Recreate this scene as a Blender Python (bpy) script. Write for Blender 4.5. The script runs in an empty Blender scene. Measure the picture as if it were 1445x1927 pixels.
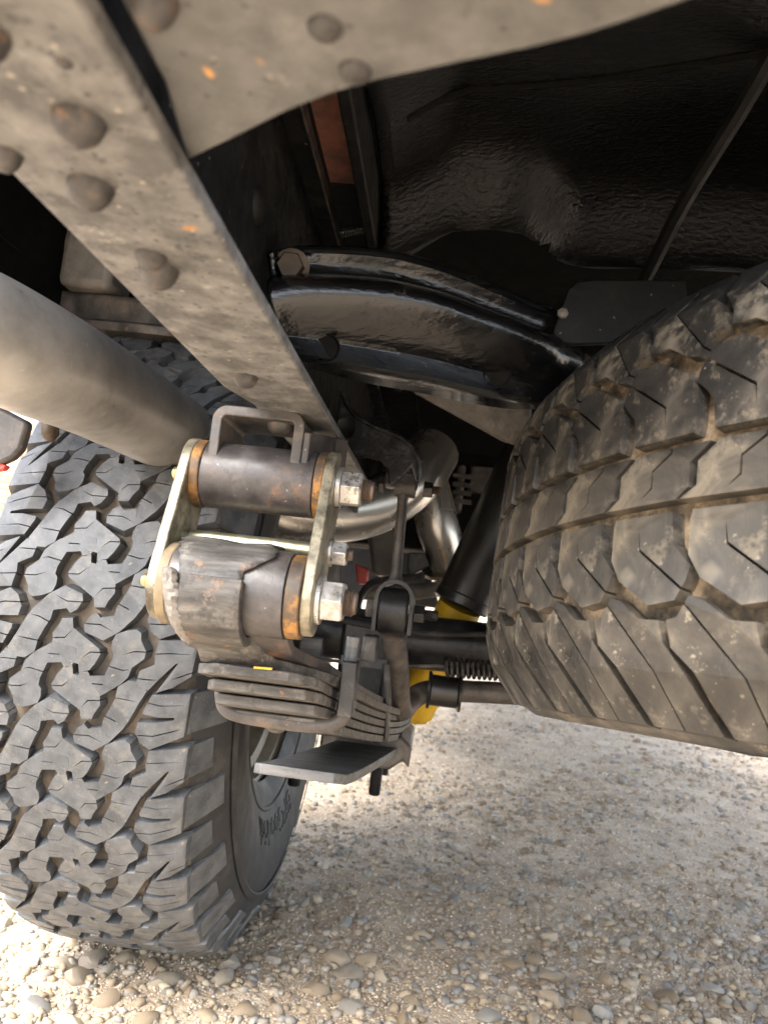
import bpy, bmesh, math, random
import numpy as np
from mathutils import Vector, Matrix
from mathutils.geometry import tessellate_polygon

random.seed(7); rng = np.random.default_rng(7)
PI = math.pi; R = math.radians
S = bpy.context.scene; C = S.collection

# ------------------------------------------------------------------ camera
# world: X right, Y forward along the chassis, Z up, ground at z = 0
FPX, CX, CY, CAMH = 1450.0, 722.5, 963.5, 0.46
yc = Vector((820 - CX, 1130 - CY, FPX)).normalized()
c6, s6 = math.cos(R(6)), math.sin(R(6))
xc = Vector((c6, s6, -(c6 * yc[0] + s6 * yc[1]) / yc[2])).normalized()
zc = xc.cross(yc)
CAM = Vector((0, 0, CAMH))
right = Vector((xc[0], yc[0], zc[0])); down = Vector((xc[1], yc[1], zc[1])); fwd = Vector((xc[2], yc[2], zc[2]))
cd = bpy.data.cameras.new('camera'); cam = bpy.data.objects.new('camera', cd); C.objects.link(cam)
m3 = Matrix((right, -down, -fwd)).transposed()
cam.matrix_world = Matrix.Translation(CAM) @ m3.to_4x4()
cd.sensor_fit = 'VERTICAL'; cd.sensor_height = 24; cd.lens = FPX / 1927 * 24
cd.clip_start = 0.01; cd.clip_end = 500
cd.dof.use_dof = True; cd.dof.focus_distance = 0.55; cd.dof.aperture_fstop = 9
S.camera = cam

def ray(px, py): return right * ((px - CX) / FPX) + down * ((py - CY) / FPX) + fwd
def at(px, py, Y): d = ray(px, py); return CAM + d * (Y / d.y)
def atz(px, py, z): d = ray(px, py); return CAM + d * ((z - CAMH) / d.z)

# ------------------------------------------------------------------ light
SUN_EL, SUN_AZ = 52, 212        # degrees, azimuth clockwise from +Y
W = bpy.data.worlds.new('World'); S.world = W; W.use_nodes = True
nt = W.node_tree; bg = nt.nodes['Background']
sky = nt.nodes.new('ShaderNodeTexSky'); sky.sky_type = 'NISHITA'; sky.sun_disc = False
sky.sun_elevation = R(SUN_EL); sky.sun_rotation = R(SUN_AZ); sky.air_density = 1.0; sky.dust_density = 4.0
hs = nt.nodes.new('ShaderNodeHueSaturation'); hs.inputs['Saturation'].default_value = .68
nt.links.new(sky.outputs[0], hs.inputs['Color']); nt.links.new(hs.outputs[0], bg.inputs[0]); bg.inputs[1].default_value = 0.15
sl = bpy.data.lights.new('sun', 'SUN'); sl.energy = 1.0; sl.angle = R(40); sl.color = (1, .985, .96)
so = bpy.data.objects.new('sun', sl); C.objects.link(so)
sd = Vector((math.sin(R(SUN_AZ)) * math.cos(R(SUN_EL)), math.cos(R(SUN_AZ)) * math.cos(R(SUN_EL)), math.sin(R(SUN_EL))))
so.rotation_euler = sd.to_track_quat('Z', 'Y').to_euler(); so.location = (-3, 0, 6)
S.view_settings.view_transform = 'Standard'; S.view_settings.look = 'None'
S.view_settings.exposure = 2.92; S.view_settings.gamma = 1.0; S.view_settings.use_curve_mapping = False
S.cycles.max_bounces = 10; S.cycles.diffuse_bounces = 6
S.cycles.use_denoising = True

# ------------------------------------------------------------------ materials
def mat(name, cols, scale=8, detail=6, rough=(.5, .7), rscale=None, metal=0.0, bump=(), spots=(), stretch=None, dist=0.0, attr=None, coat=0.0, spec=.5, grime=()):
    """cols: [(pos, rgb)...] noise ramp; bump: list of (kind, scale, strength, distance_mm); spots: list of (scale, radius, rgb)"""
    m = bpy.data.materials.new(name); m.use_nodes = True; t = m.node_tree; N = t.nodes; L = t.links
    b = N['Principled BSDF']; tc = N.new('ShaderNodeTexCoord'); co = tc.outputs['Object']
    if stretch:
        mp = N.new('ShaderNodeMapping'); mp.inputs['Scale'].default_value = stretch; L.new(co, mp.inputs[0]); cos = mp.outputs[0]
    else: cos = co
    n = N.new('ShaderNodeTexNoise'); n.inputs['Scale'].default_value = scale; n.inputs['Detail'].default_value = detail
    n.inputs['Roughness'].default_value = .62; n.inputs['Distortion'].default_value = dist; L.new(cos, n.inputs['Vector'])
    r = N.new('ShaderNodeValToRGB'); e = r.color_ramp.elements
    e[0].position, e[0].color = cols[0][0], (*cols[0][1], 1)
    e[1].position, e[1].color = cols[-1][0], (*cols[-1][1], 1)
    for p, c in cols[1:-1]: q = e.new(p); q.color = (*c, 1)
    src = n.outputs['Fac']
    if attr == 'tint':
        a = N.new('ShaderNodeAttribute'); a.attribute_name = 'tint'; src0 = a.outputs['Fac']
    elif attr == 'object':
        a = N.new('ShaderNodeObjectInfo'); src0 = a.outputs['Random']
    if attr:
        mx = N.new('ShaderNodeMath'); mx.operation = 'MULTIPLY_ADD'; mx.inputs[1].default_value = .22
        L.new(n.outputs['Fac'], mx.inputs[0]); sb = N.new('ShaderNodeMath'); sb.operation = 'MULTIPLY_ADD'
        sb.inputs[1].default_value = .9; sb.inputs[2].default_value = -.07; L.new(src0, sb.inputs[0]); L.new(sb.outputs[0], mx.inputs[2]); src = mx.outputs[0]
    L.new(src, r.inputs[0]); col = r.outputs[0]
    for i, (sc, rad, rgb) in enumerate(spots):
        v = N.new('ShaderNodeTexVoronoi'); v.inputs['Scale'].default_value = sc
        # jitter the coordinate so the spots have ragged outlines
        nn = N.new('ShaderNodeTexNoise'); nn.inputs['Scale'].default_value = sc * 2.3
        va = N.new('ShaderNodeVectorMath'); va.operation = 'SCALE'; va.inputs['Scale'].default_value = .35 / sc
        vb = N.new('ShaderNodeVectorMath'); vb.operation = 'ADD'; L.new(nn.outputs['Color'], va.inputs[0]); L.new(va.outputs[0], vb.inputs[0]); L.new(co, vb.inputs[1]); L.new(co, nn.inputs['Vector'])
        L.new(vb.outputs[0], v.inputs['Vector'])
        mr = N.new('ShaderNodeMapRange'); mr.inputs['From Min'].default_value = rad; mr.inputs['From Max'].default_value = rad * .55; L.new(v.outputs['Distance'], mr.inputs[0])
        # keep only some of the cells
        sp = N.new('ShaderNodeSeparateColor'); L.new(v.outputs['Color'], sp.inputs[0])
        gt = N.new('ShaderNodeMath'); gt.operation = 'GREATER_THAN'; gt.inputs[1].default_value = .45; L.new(sp.outputs[0], gt.inputs[0])
        mu = N.new('ShaderNodeMath'); mu.operation = 'MULTIPLY'; L.new(mr.outputs[0], mu.inputs[0]); L.new(gt.outputs[0], mu.inputs[1])
        mi = N.new('ShaderNodeMix'); mi.data_type = 'RGBA'; L.new(mu.outputs[0], mi.inputs['Factor']); L.new(col, mi.inputs['A']); mi.inputs['B'].default_value = (*rgb, 1); col = mi.outputs['Result']
    for gsc, lo, hi, rgb, st in grime:      # ragged edged dirt from rough fractal noise
        gn = N.new('ShaderNodeTexNoise'); gn.inputs['Scale'].default_value = gsc; gn.inputs['Detail'].default_value = 15; gn.inputs['Roughness'].default_value = .78; L.new(co, gn.inputs['Vector'])
        gm = N.new('ShaderNodeMapRange'); gm.inputs['From Min'].default_value = lo; gm.inputs['From Max'].default_value = hi; gm.inputs['To Max'].default_value = st; L.new(gn.outputs['Fac'], gm.inputs[0])
        mi = N.new('ShaderNodeMix'); mi.data_type = 'RGBA'; L.new(gm.outputs[0], mi.inputs['Factor']); L.new(col, mi.inputs['A']); mi.inputs['B'].default_value = (*rgb, 1); col = mi.outputs['Result']
    L.new(col, b.inputs['Base Color'])
    n2 = N.new('ShaderNodeTexNoise'); n2.inputs['Scale'].default_value = rscale or scale * 2.1; n2.inputs['Detail'].default_value = 4; L.new(cos, n2.inputs['Vector'])
    mr = N.new('ShaderNodeMapRange'); mr.inputs['From Min'].default_value = .3; mr.inputs['From Max'].default_value = .7
    mr.inputs['To Min'].default_value, mr.inputs['To Max'].default_value = rough; L.new(n2.outputs['Fac'], mr.inputs[0]); L.new(mr.outputs[0], b.inputs['Roughness'])
    b.inputs['Metallic'].default_value = metal; b.inputs['Specular IOR Level'].default_value = spec
    if coat: b.inputs['Coat Weight'].default_value = coat; b.inputs['Coat Roughness'].default_value = .08
    prev = None
    for kind, sc, st, dmm in bump:
        if kind == 'voronoi':
            x = N.new('ShaderNodeTexVoronoi'); x.inputs['Scale'].default_value = sc; o = x.outputs['Distance']
        elif kind == 'wave':
            x = N.new('ShaderNodeTexWave'); x.inputs['Scale'].default_value = sc; x.inputs['Distortion'].default_value = 9; x.inputs['Detail'].default_value = 3; x.inputs['Detail Scale'].default_value = 2.2; x.bands_direction = 'Y'; o = x.outputs['Fac']
        else:
            x = N.new('ShaderNodeTexNoise'); x.inputs['Scale'].default_value = sc; x.inputs['Detail'].default_value = 5; o = x.outputs['Fac']
        L.new(cos, x.inputs['Vector'])
        bu = N.new('ShaderNodeBump'); bu.inputs['Strength'].default_value = st; bu.inputs['Distance'].default_value = dmm / 1000
        L.new(o, bu.inputs['Height'])
        if prev: L.new(prev, bu.inputs['Normal'])
        prev = bu.outputs[0]
    if prev: L.new(prev, b.inputs['Normal'])
    return m

M = {}
M['rail'] = mat('dusty_rail_paint', [(.3, (.062, .06, .058)), (.43, (.115, .112, .107)), (.52, (.158, .153, .146)), (.62, (.195, .189, .18)), (.76, (.3, .292, .28))], 55, 15, (.4, .7), 60,
                bump=[('noise', 420, .5, .5), ('noise', 90, .25, 1.0)], spots=[(150, .15, (.38, .33, .26)), (34, .07, (.4, .19, .06)), (230, .26, (.05, .047, .045)), (110, .19, (.08, .074, .07)), (17, .22, (.11, .1, .095))], grime=[(16, 0.49, 0.57, (0.065, 0.062, 0.059), 0.75), (60, 0.54, 0.6, (0.04, 0.038, 0.037), 0.8), (30, 0.57, 0.66, (0.42, 0.41, 0.395), 0.7), (48, 0.62, 0.66, (0.24, 0.13, 0.06), 0.7)])
M['plate'] = mat('grey_plate_paint', [(.3, (.065, .064, .061)), (.47, (.11, .108, .103)), (.58, (.14, .137, .13)), (.74, (.21, .205, .195))], 40, 14, (.38, .62), 40,
                 bump=[('noise', 300, .4, .5)], spots=[(75, .16, (.36, .32, .26)), (72, .19, (.6, .3, .08)), (190, .18, (.055, .052, .048)), (28, .2, (.1, .096, .088))], grime=[(14, 0.49, 0.58, (0.07, 0.068, 0.065), 0.7), (55, 0.56, 0.63, (0.05, 0.048, 0.045), 0.7), (34, 0.6, 0.68, (0.33, 0.31, 0.27), 0.6)])
M['rivet'] = mat('rivet_steel', [(.38, (.03, .027, .026)), (.55, (.06, .055, .051)), (.72, (.13, .08, .05))], 120, 10, (.35, .6), bump=[('noise', 300, .4, .4)], grime=[(60, 0.55, 0.6, (0.22, 0.11, 0.05), 0.7)])
M['black_gloss'] = mat('wrinkled_black_paint', [(.4, (.003, .003, .003)), (.62, (.006, .0055, .005)), (.8, (.03, .026, .02))], 7, 8, (.26, .5), 12,
                       bump=[('noise', 30, .4, 2.5), ('noise', 190, 1.0, 1.5)], stretch=(1, 2.6, 1), coat=.0, spec=.3)
M['black_arm'] = mat('glossy_black_coating', [(.4, (.003, .003, .0035)), (.62, (.006, .006, .006)), (.75, (.016, .015, .013))], 22, 6, (.08, .34), 45,
                     bump=[('noise', 230, .55, 1.2), ('noise', 520, .4, .5)], stretch=(.4, 1, 1), coat=.22, spec=.5, grime=[(24, 0.6, 0.64, (0.06, 0.05, 0.04), 0.5)])
M['black_dull'] = mat('dull_black_paint', [(.35, (.004, .004, .0045)), (.6, (.01, .0095, .009)), (.78, (.035, .03, .025))], 30, 8, (.4, .7), bump=[('noise', 140, .4, 1)], spots=[(120, .12, (.12, .1, .08))], spec=.22)
M['black_part'] = mat('black_steel_part', [(.36, (.007, .007, .008)), (.54, (.018, .0175, .0175)), (.68, (.05, .044, .038))], 50, 10, (.3, .55), bump=[('noise', 220, .35, .6)], grime=[(50, 0.57, 0.62, (0.09, 0.08, 0.07), 0.6)])
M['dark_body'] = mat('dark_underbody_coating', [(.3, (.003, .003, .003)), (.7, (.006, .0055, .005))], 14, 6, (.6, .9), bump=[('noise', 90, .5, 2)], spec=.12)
M['red_primer'] = mat('red_primer', [(.35, (.1, .05, .035)), (.5, (.2, .075, .05)), (.7, (.3, .13, .07))], 40, 6, (.6, .85), bump=[('noise', 150, .3, .6)])
M['brown_steel'] = mat('dull_brown_steel', [(.34, (.03, .027, .025)), (.47, (.058, .051, .046)), (.57, (.085, .073, .064)), (.72, (.15, .105, .075))], 48, 12, (.36, .6), bump=[('noise', 260, .45, .5)], spots=[(60, .13, (.16, .075, .035)), (170, .13, (.18, .165, .15))], grime=[(40, 0.54, 0.6, (0.03, 0.027, 0.025), 0.7), (30, 0.58, 0.63, (0.15, 0.07, 0.035), 0.6)])
M['tube_paint'] = mat('brown_grey_tube_paint', [(.36, (.028, .0245, .024)), (.5, (.052, .047, .046)), (.6, (.08, .068, .062)), (.72, (.15, .08, .045))], 44, 12, (.33, .5), bump=[('noise', 240, .35, .5), ('noise', 700, .3, .2)], spots=[(160, .13, (.035, .03, .028)), (120, .1, (.2, .18, .16))], grime=[(36, 0.55, 0.6, (0.03, 0.027, 0.026), 0.6), (28, 0.58, 0.62, (0.17, 0.085, 0.045), 0.7), (120, 0.62, 0.66, (0.2, 0.19, 0.17), 0.6)])
M['leaf'] = mat('leaf_spring_steel', [(.36, (.024, .022, .02)), (.46, (.052, .048, .043)), (.55, (.08, .074, .066)), (.68, (.15, .137, .118))], 48, 13, (.45, .7), stretch=(.5, 2.5, 2.5), bump=[('noise', 200, .4, .5)], spots=[(70, .12, (.2, .1, .05))], grime=[(40, 0.52, 0.58, (0.024, 0.022, 0.02), 0.7), (60, 0.57, 0.63, (0.2, 0.185, 0.16), 0.6), (30, 0.59, 0.64, (0.13, 0.065, 0.03), 0.6)])
M['leaf_blue'] = mat('bare_leaf_steel', [(.34, (.06, .062, .064)), (.5, (.11, .113, .115)), (.6, (.15, .15, .148)), (.72, (.22, .215, .2))], 40, 13, (.4, .6), metal=.0, stretch=(.4, 3, 3), bump=[('noise', 200, .3, .4)], grime=[(40, 0.54, 0.6, (0.05, 0.048, 0.045), 0.7), (90, 0.6, 0.65, (0.3, 0.29, 0.27), 0.5)])
M['zinc'] = mat('yellow_zinc_plate', [(.38, (.085, .075, .055)), (.47, (.2, .18, .13)), (.56, (.3, .27, .195)), (.68, (.44, .39, .27))], 60, 13, (.38, .55), metal=.6, bump=[('noise', 200, .3, .4)], spots=[(90, .13, (.13, .11, .075))], grime=[(50, 0.53, 0.58, (0.1, 0.088, 0.065), 0.7), (120, 0.58, 0.63, (0.06, 0.055, 0.045), 0.7)])
M['zinc_edge'] = mat('yellow_zinc_rod', [(.3, (.34, .32, .2)), (.7, (.6, .58, .42))], 40, 5, (.25, .4), metal=.9)
M['nut'] = mat('silver_plated_nut', [(.35, (.3, .29, .27)), (.5, (.62, .6, .56)), (.7, (.75, .73, .68))], 70, 7, (.25, .5), metal=.8, bump=[('noise', 250, .3, .4)], spots=[(110, .2, (.16, .14, .12))], grime=[(70, 0.54, 0.6, (0.14, 0.12, 0.1), 0.8)])
M['thread'] = mat('rusty_thread_steel', [(.3, (.06, .045, .035)), (.7, (.17, .12, .09))], 80, 5, (.4, .6), metal=.5)
M['brass'] = mat('brass_nipple', [(.3, (.4, .3, .13)), (.7, (.65, .52, .27))], 60, 4, (.25, .4), metal=.9)
M['bush'] = mat('orange_poly_bushing', [(.42, (.045, .034, .025)), (.52, (.14, .075, .028)), (.6, (.32, .15, .03)), (.72, (.4, .2, .05))], 45, 10, (.45, .65), grime=[(60, 0.5, 0.56, (0.05, 0.04, 0.03), 0.8)])
M['bush_dirty'] = mat('dirty_bushing_flange', [(.35, (.1, .08, .06)), (.6, (.24, .18, .1))], 50, 6, (.5, .7))
M['stainless'] = mat('stainless_tube', [(.34, (.29, .28, .26)), (.48, (.4, .385, .36)), (.6, (.49, .475, .45)), (.72, (.6, .58, .55))], 16, 12, (.34, .52), 60, metal=.5, bump=[('noise', 14, .35, 3), ('noise', 260, .12, .3)], spots=[(45, .09, (.2, .185, .165))], grime=[(16, 0.56, 0.64, (0.2, 0.185, 0.165), 0.5), (70, 0.6, 0.64, (0.62, 0.61, 0.59), 0.5)])
M['stainless_bright'] = mat('bright_stainless_tube', [(.3, (.6, .57, .53)), (.7, (.75, .72, .68))], 12, 5, (.2, .34), 14, metal=.85)
M['rubber'] = mat('tyre_tread_rubber', [(.36, (.042, .046, .051)), (.5, (.068, .073, .079)), (.62, (.09, .095, .1)), (.75, (.135, .135, .132))], 45, 12, (.28, .52), 70, bump=[('noise', 300, .25, .4)], spots=[(330, .14, (.26, .24, .21)), (55, .1, (.18, .155, .115))], grime=[(26, 0.55, 0.63, (0.15, 0.14, 0.12), 0.5), (70, 0.58, 0.63, (0.025, 0.025, 0.026), 0.6)])
M['carcass'] = mat('tyre_groove_rubber', [(.38, (.04, .034, .028)), (.52, (.085, .068, .05)), (.68, (.15, .115, .08))], 34, 6, (.6, .85), bump=[('noise', 150, .3, .6)])
M['sidewall'] = mat('tyre_sidewall_rubber', [(.3, (.014, .014, .015)), (.6, (.024, .024, .024)), (.8, (.045, .042, .038))], 16, 6, (.5, .7), bump=[('noise', 90, .15, .6)], grime=[(20, 0.55, 0.62, (0.07, 0.065, 0.057), 0.5)])
M['spare_rubber'] = mat('worn_dusty_tread_rubber', [(.36, (.013, .0125, .012)), (.46, (.026, .025, .023)), (.54, (.055, .05, .043)), (.6, (.1, .088, .07)), (.7, (.22, .185, .135))], 15, 13, (.22, .6), 22, bump=[('noise', 60, .35, 1.2), ('noise', 320, .35, .4)], spots=[(22, .2, (.17, .148, .115)), (170, .07, (.3, .26, .19)), (40, .13, (.012, .012, .012)), (75, .1, (.14, .125, .1))], dist=.8, grime=[(22, 0.55, 0.61, (0.18, 0.155, 0.115), 0.55), (34, 0.56, 0.6, (0.014, 0.014, 0.014), 0.8), (80, 0.6, 0.64, (0.3, 0.265, 0.2), 0.7)])
M['spare_dirt'] = mat('dry_mud_in_grooves', [(.38, (.03, .024, .017)), (.5, (.11, .082, .052)), (.64, (.27, .205, .135))], 55, 12, (.8, .95), bump=[('noise', 170, 1, 3), ('noise', 60, 1, 5)])
M['rim'] = mat('dusty_steel_rim', [(.3, (.2, .18, .14)), (.7, (.42, .38, .3))], 24, 6, (.4, .6), metal=.4)
M['yellow'] = mat('yellow_shock_paint', [(.35, (.5, .3, .015)), (.7, (.72, .46, .03))], 24, 5, (.3, .5), spots=[(80, .12, (.25, .17, .05))])
M['shock_black'] = mat('satin_black_shock_tube', [(.3, (.012, .012, .012)), (.7, (.022, .021, .02))], 20, 5, (.28, .45))
M['hub_grey'] = mat('dull_grey_casting', [(.3, (.09, .08, .07)), (.7, (.2, .18, .155))], 30, 6, (.5, .7))
M['link_black'] = mat('blue_black_casting', [(.36, (.009, .0095, .012)), (.52, (.02, .0205, .025)), (.66, (.07, .07, .075))], 90, 12, (.28, .5), bump=[('noise', 300, .7, .8)], coat=.2, grime=[(60, .56, .62, (.12, .115, .11), .6)])
M['bolt_rust'] = mat('rusty_bolt', [(.35, (.035, .026, .018)), (.7, (.09, .058, .034))], 90, 6, (.4, .6), metal=.4)
M['brick'] = mat('orange_brick', [(.0, (.42, .2, .11)), (.5, (.55, .28, .16)), (1, (.66, .38, .24))], 6, 5, (.8, .95), attr='object')
M['mortar'] = mat('pale_mortar', [(.3, (.5, .42, .33)), (.7, (.62, .54, .44))], 20, 5, (.85, .95))
M['red_tag'] = mat('red_plastic', [(.3, (.45, .04, .03)), (.7, (.6, .07, .05))], 20, 3, (.3, .5))
STONE = [(0, (.16, .115, .07)), (.12, (.27, .2, .125)), (.25, (.4, .32, .21)), (.36, (.19, .185, .175)), (.48, (.42, .37, .29)), (.6, (.31, .225, .14)), (.72, (.31, .295, .26)), (.84, (.46, .36, .23)), (.93, (.52, .44, .33)), (1, (.6, .55, .46))]
STONE = [(p, tuple(round(c * .74, 3) for c in k)) for p, k in STONE]
M['stone'] = mat('river_stone', STONE, 60, 6, (.55, .8), attr='object', bump=[('noise', 220, .4, .6)])
M['gravel'] = mat('gravel_stones', STONE, 60, 6, (.6, .85), attr='tint', bump=[('noise', 260, .4, .6)])
M['grit'] = mat('pinkish_grit', [(0, (.18, .138, .095)), (.4, (.4, .318, .228)), (.7, (.52, .425, .315)), (1, (.64, .56, .45))], 60, 3, (.8, .95), attr='tint')
M['sand'] = mat('sandy_ground', [(.3, (.27, .205, .14)), (.5, (.41, .325, .228)), (.7, (.52, .43, .32))], 9, 10, (.85, 1), bump=[('noise', 300, .9, 2.5), ('noise', 90, .8, 5)], spots=[(120, .25, (.3, .24, .18)), (190, .22, (.55, .48, .4))])

# ------------------------------------------------------------------ builders
def link_mesh(name, bm, m, parent=None, sharp=32, loc=None, solid=0, bev=0, tag=None):
    """one mesh object; vertices given in world coordinates, origin moved to parent / loc"""
    bmesh.ops.recalc_face_normals(bm, faces=bm.faces)
    me = bpy.data.meshes.new(name)
    off = Vector(loc) if loc is not None else (parent.matrix_basis.translation.copy() if parent and parent.type == 'EMPTY' else Vector((0, 0, 0)))
    if parent is not None and parent.type == 'MESH': off = parent['_o'] if '_o' in parent else Vector((0, 0, 0)); off = Vector(off)
    for v in bm.verts: v.co -= off
    bm.to_mesh(me); bm.free()
    me.materials.append(m)
    me.shade_smooth(); me.set_sharp_from_angle(angle=R(sharp))
    o = bpy.data.objects.new(name, me); C.objects.link(o); ORG[o.name] = off
    if parent is not None: o.parent = parent
    else: o.location = off
    if solid:
        md = o.modifiers.new('solid', 'SOLIDIFY'); md.thickness = solid; md.offset = 0
    if bev:
        md = o.modifiers.new('bevel', 'BEVEL'); md.width = bev; md.segments = 2; md.limit_method = 'ANGLE'; md.angle_limit = R(40); md.harden_normals = False
    return o
ORG = {}
def child(name, bm, m, parent, **k):
    """part of a mesh part: same origin as its parent part"""
    off = ORG.get(parent.name)
    bmesh.ops.recalc_face_normals(bm, faces=bm.faces)
    me = bpy.data.meshes.new(name)
    for v in bm.verts: v.co -= off
    bm.to_mesh(me); bm.free(); me.materials.append(m); me.shade_smooth(); me.set_sharp_from_angle(angle=R(k.get('sharp', 32)))
    o = bpy.data.objects.new(name, me); C.objects.link(o); o.parent = parent; ORG[o.name] = off
    return o
def thing(name, label, cat, loc, group=None):
    o = bpy.data.objects.new(name, None); C.objects.link(o); o.location = loc; o.empty_display_size = .03
    o['label'] = label; o['category'] = cat
    if group: o['group'] = group
    bpy.context.view_layer.update()
    return o
def tag(o, label=None, cat=None, kind=None, group=None):
    if label: o['label'] = label
    if cat: o['category'] = cat
    if kind: o['kind'] = kind
    if group: o['group'] = group
    return o

def frame(d):
    d = Vector(d).normalized(); a = Vector((0, 0, 1)) if abs(d.z) < .9 else Vector((1, 0, 0))
    u = a.cross(d).normalized(); return u, d.cross(u)
def bez(pts, n=6):
    """Catmull-Rom through the points"""
    P = [Vector(p) for p in pts]; P = [P[0] * 2 - P[1]] + P + [P[-1] * 2 - P[-2]]; out = []
    for i in range(1, len(P) - 2):
        for k in range(n):
            t = k / n; a, b, c, d = P[i - 1:i + 3]
            out.append(.5 * ((2 * b) + (c - a) * t + (2 * a - 5 * b + 4 * c - d) * t * t + (3 * b - a - 3 * c + d) * t ** 3))
    out.append(P[-2]); return out
def tube(bm, path, r, seg=16, cap=True, rf=None, flat=1.0):
    P = [Vector(p) for p in path]; n = len(P); u = None; rings = []
    for i in range(n):
        d = (P[min(i + 1, n - 1)] - P[max(i - 1, 0)]).normalized()
        if u is None: u, w = frame(d)
        else: u = (u - d * u.dot(d)).normalized(); w = d.cross(u)
        rr = rf(i / (n - 1)) if rf else r
        rings.append([bm.verts.new(P[i] + rr * (math.cos(2 * PI * k / seg) * u * flat + math.sin(2 * PI * k / seg) * w)) for k in range(seg)])
    for a, b in zip(rings, rings[1:]):
        for k in range(seg): bm.faces.new((a[k], a[(k + 1) % seg], b[(k + 1) % seg], b[k]))
    if cap: bm.faces.new(rings[0]); bm.faces.new(rings[-1])
    return bm
def lathe(bm, c, axis, prof, seg=32, closed=False):
    """prof: [(along axis, radius)]"""
    c = Vector(c); a = Vector(axis).normalized(); u, w = frame(a); rings = []
    for h, r in prof:
        if r < 1e-6: rings.append([bm.verts.new(c + a * h)]); continue
        rings.append([bm.verts.new(c + a * h + r * (math.cos(2 * PI * k / seg) * u + math.sin(2 * PI * k / seg) * w)) for k in range(seg)])
    pairs = list(zip(rings, rings[1:])) + ([(rings[-1], rings[0])] if closed else [])
    for A, B in pairs:
        for k in range(seg):
            q = []
            for v in (A[k % len(A)], A[(k + 1) % len(A)], B[(k + 1) % len(B)], B[k % len(B)]):
                if v not in q: q.append(v)
            if len(q) > 2: bm.faces.new(q)
    return bm
def prism(bm, pts, ext):
    """polygon of world points extruded by vector ext"""
    ext = Vector(ext); A = [bm.verts.new(Vector(p)) for p in pts]; B = [bm.verts.new(Vector(p) + ext) for p in pts]; n = len(pts)
    bm.faces.new(A); bm.faces.new(B[::-1])
    for i in range(n): bm.faces.new((A[i], A[(i + 1) % n], B[(i + 1) % n], B[i]))
    return bm
def box(bm, lo, hi):
    x0, y0, z0 = lo; x1, y1, z1 = hi
    return prism(bm, [(x0, y0, z0), (x1, y0, z0), (x1, y1, z0), (x0, y1, z0)], (0, 0, z1 - z0))
def rivet_bm(p, nrm, r, h):
    return lathe(bmesh.new(), p, nrm, [(-.001, r)] + [(h * math.sin(t), r * (math.cos(t) * .96)) for t in (0.15, .5, .85, 1.15, 1.4)] + [(h, 0)], 18)
def hex_bm(c, ax, af, h, ch=.0012):
    r = af / math.sqrt(3); bm = bmesh.new()
    lathe(bm, c, ax, [(0, 0), (0, r), (h - ch, r), (h, r * .9), (h, 0)], 6); return bm
def thread_bm(c, ax, r, L, pitch=.0015):
    n = int(L / pitch); pr = [(0, 0)]
    for i in range(n): pr += [(i * pitch, r), (i * pitch + pitch * .5, r * .86)]
    pr += [(L, r * .8), (L, 0)]
    return lathe(bmesh.new(), c, ax, pr, 14)
def grid(bm, rows):
    V = [[bm.verts.new(Vector(p)) for p in r] for r in rows]
    for a, b in zip(V, V[1:]):
        for i in range(len(a) - 1): bm.faces.new((a[i], a[i + 1], b[i + 1], b[i]))
    return bm

# ------------------------------------------------------------------ ground
def gz(x, y):
    return .004 * np.sin(x * 9 + y * 4) * np.sin(y * 7 - x * 3) + .0018 * np.sin(x * 37 + 3 * np.sin(y * 21)) * np.sin(y * 41 + 2 * np.sin(x * 23)) - .003
bm = bmesh.new(); rows = []
for y in [-60, -20, -6, -2, -.6] + [.6 + .022 * i for i in range(150)] + [4, 4.5, 5.2, 6, 8, 12, 25, 80]:
    rows.append([])
    for x in [-80, -25, -8, -3] + [-1.6 + .025 * i for i in range(129)] + [2, 4, 9, 25, 80]:
        rows[-1].append((x, y, float(gz(x, y)) if abs(x) < 1.61 and .55 < y < 5 else -.003))
grid(bm, rows)
ground = link_mesh('ground', bm, M['sand']); tag(ground, 'pinkish tan gravel and sand ground under the vehicle', None, 'structure')

def ico(sub):
    b = bmesh.new(); bmesh.ops.create_icosphere(b, subdivisions=sub, radius=1)
    v = np.array([x.co[:] for x in b.verts]); f = np.array([[q.index for q in t.verts] for t in b.faces]); b.free(); return v, f
def rock(v, flat, amp, seed):
    g = np.random.default_rng(seed); o = v.copy()
    for k in range(9):
        d = g.normal(size=3); d /= np.linalg.norm(d); h = g.uniform(.5, .85); s = o @ d; m = s > h
        o[m] -= (s[m] - h)[:, None] * d * .85
    o += amp * np.sin(o @ g.normal(size=(3, 3)) * 2.3 + g.uniform(0, 6, 3)) * v
    return o * np.array([1, g.uniform(.6, .85), flat])
def ground_xy(n, pw=1.0):
    """scatter over what the lens can see of the ground, thinner far away"""
    d0, d1 = .76, 3.9
    y = d0 * (d1 / d0) ** (rng.random(n) ** pw); x = rng.uniform(-.63, .56, n) * y * 1.0 ; return x, y
def patch(x, y): return .5 + .25 * np.sin(x * 7 + 1.5 * np.sin(y * 5)) + .25 * np.sin(y * 6.3 + 2 * np.sin(x * 4.2 + 1))
TYRE_X0, TYRE_X1 = -.43, -.18
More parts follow.
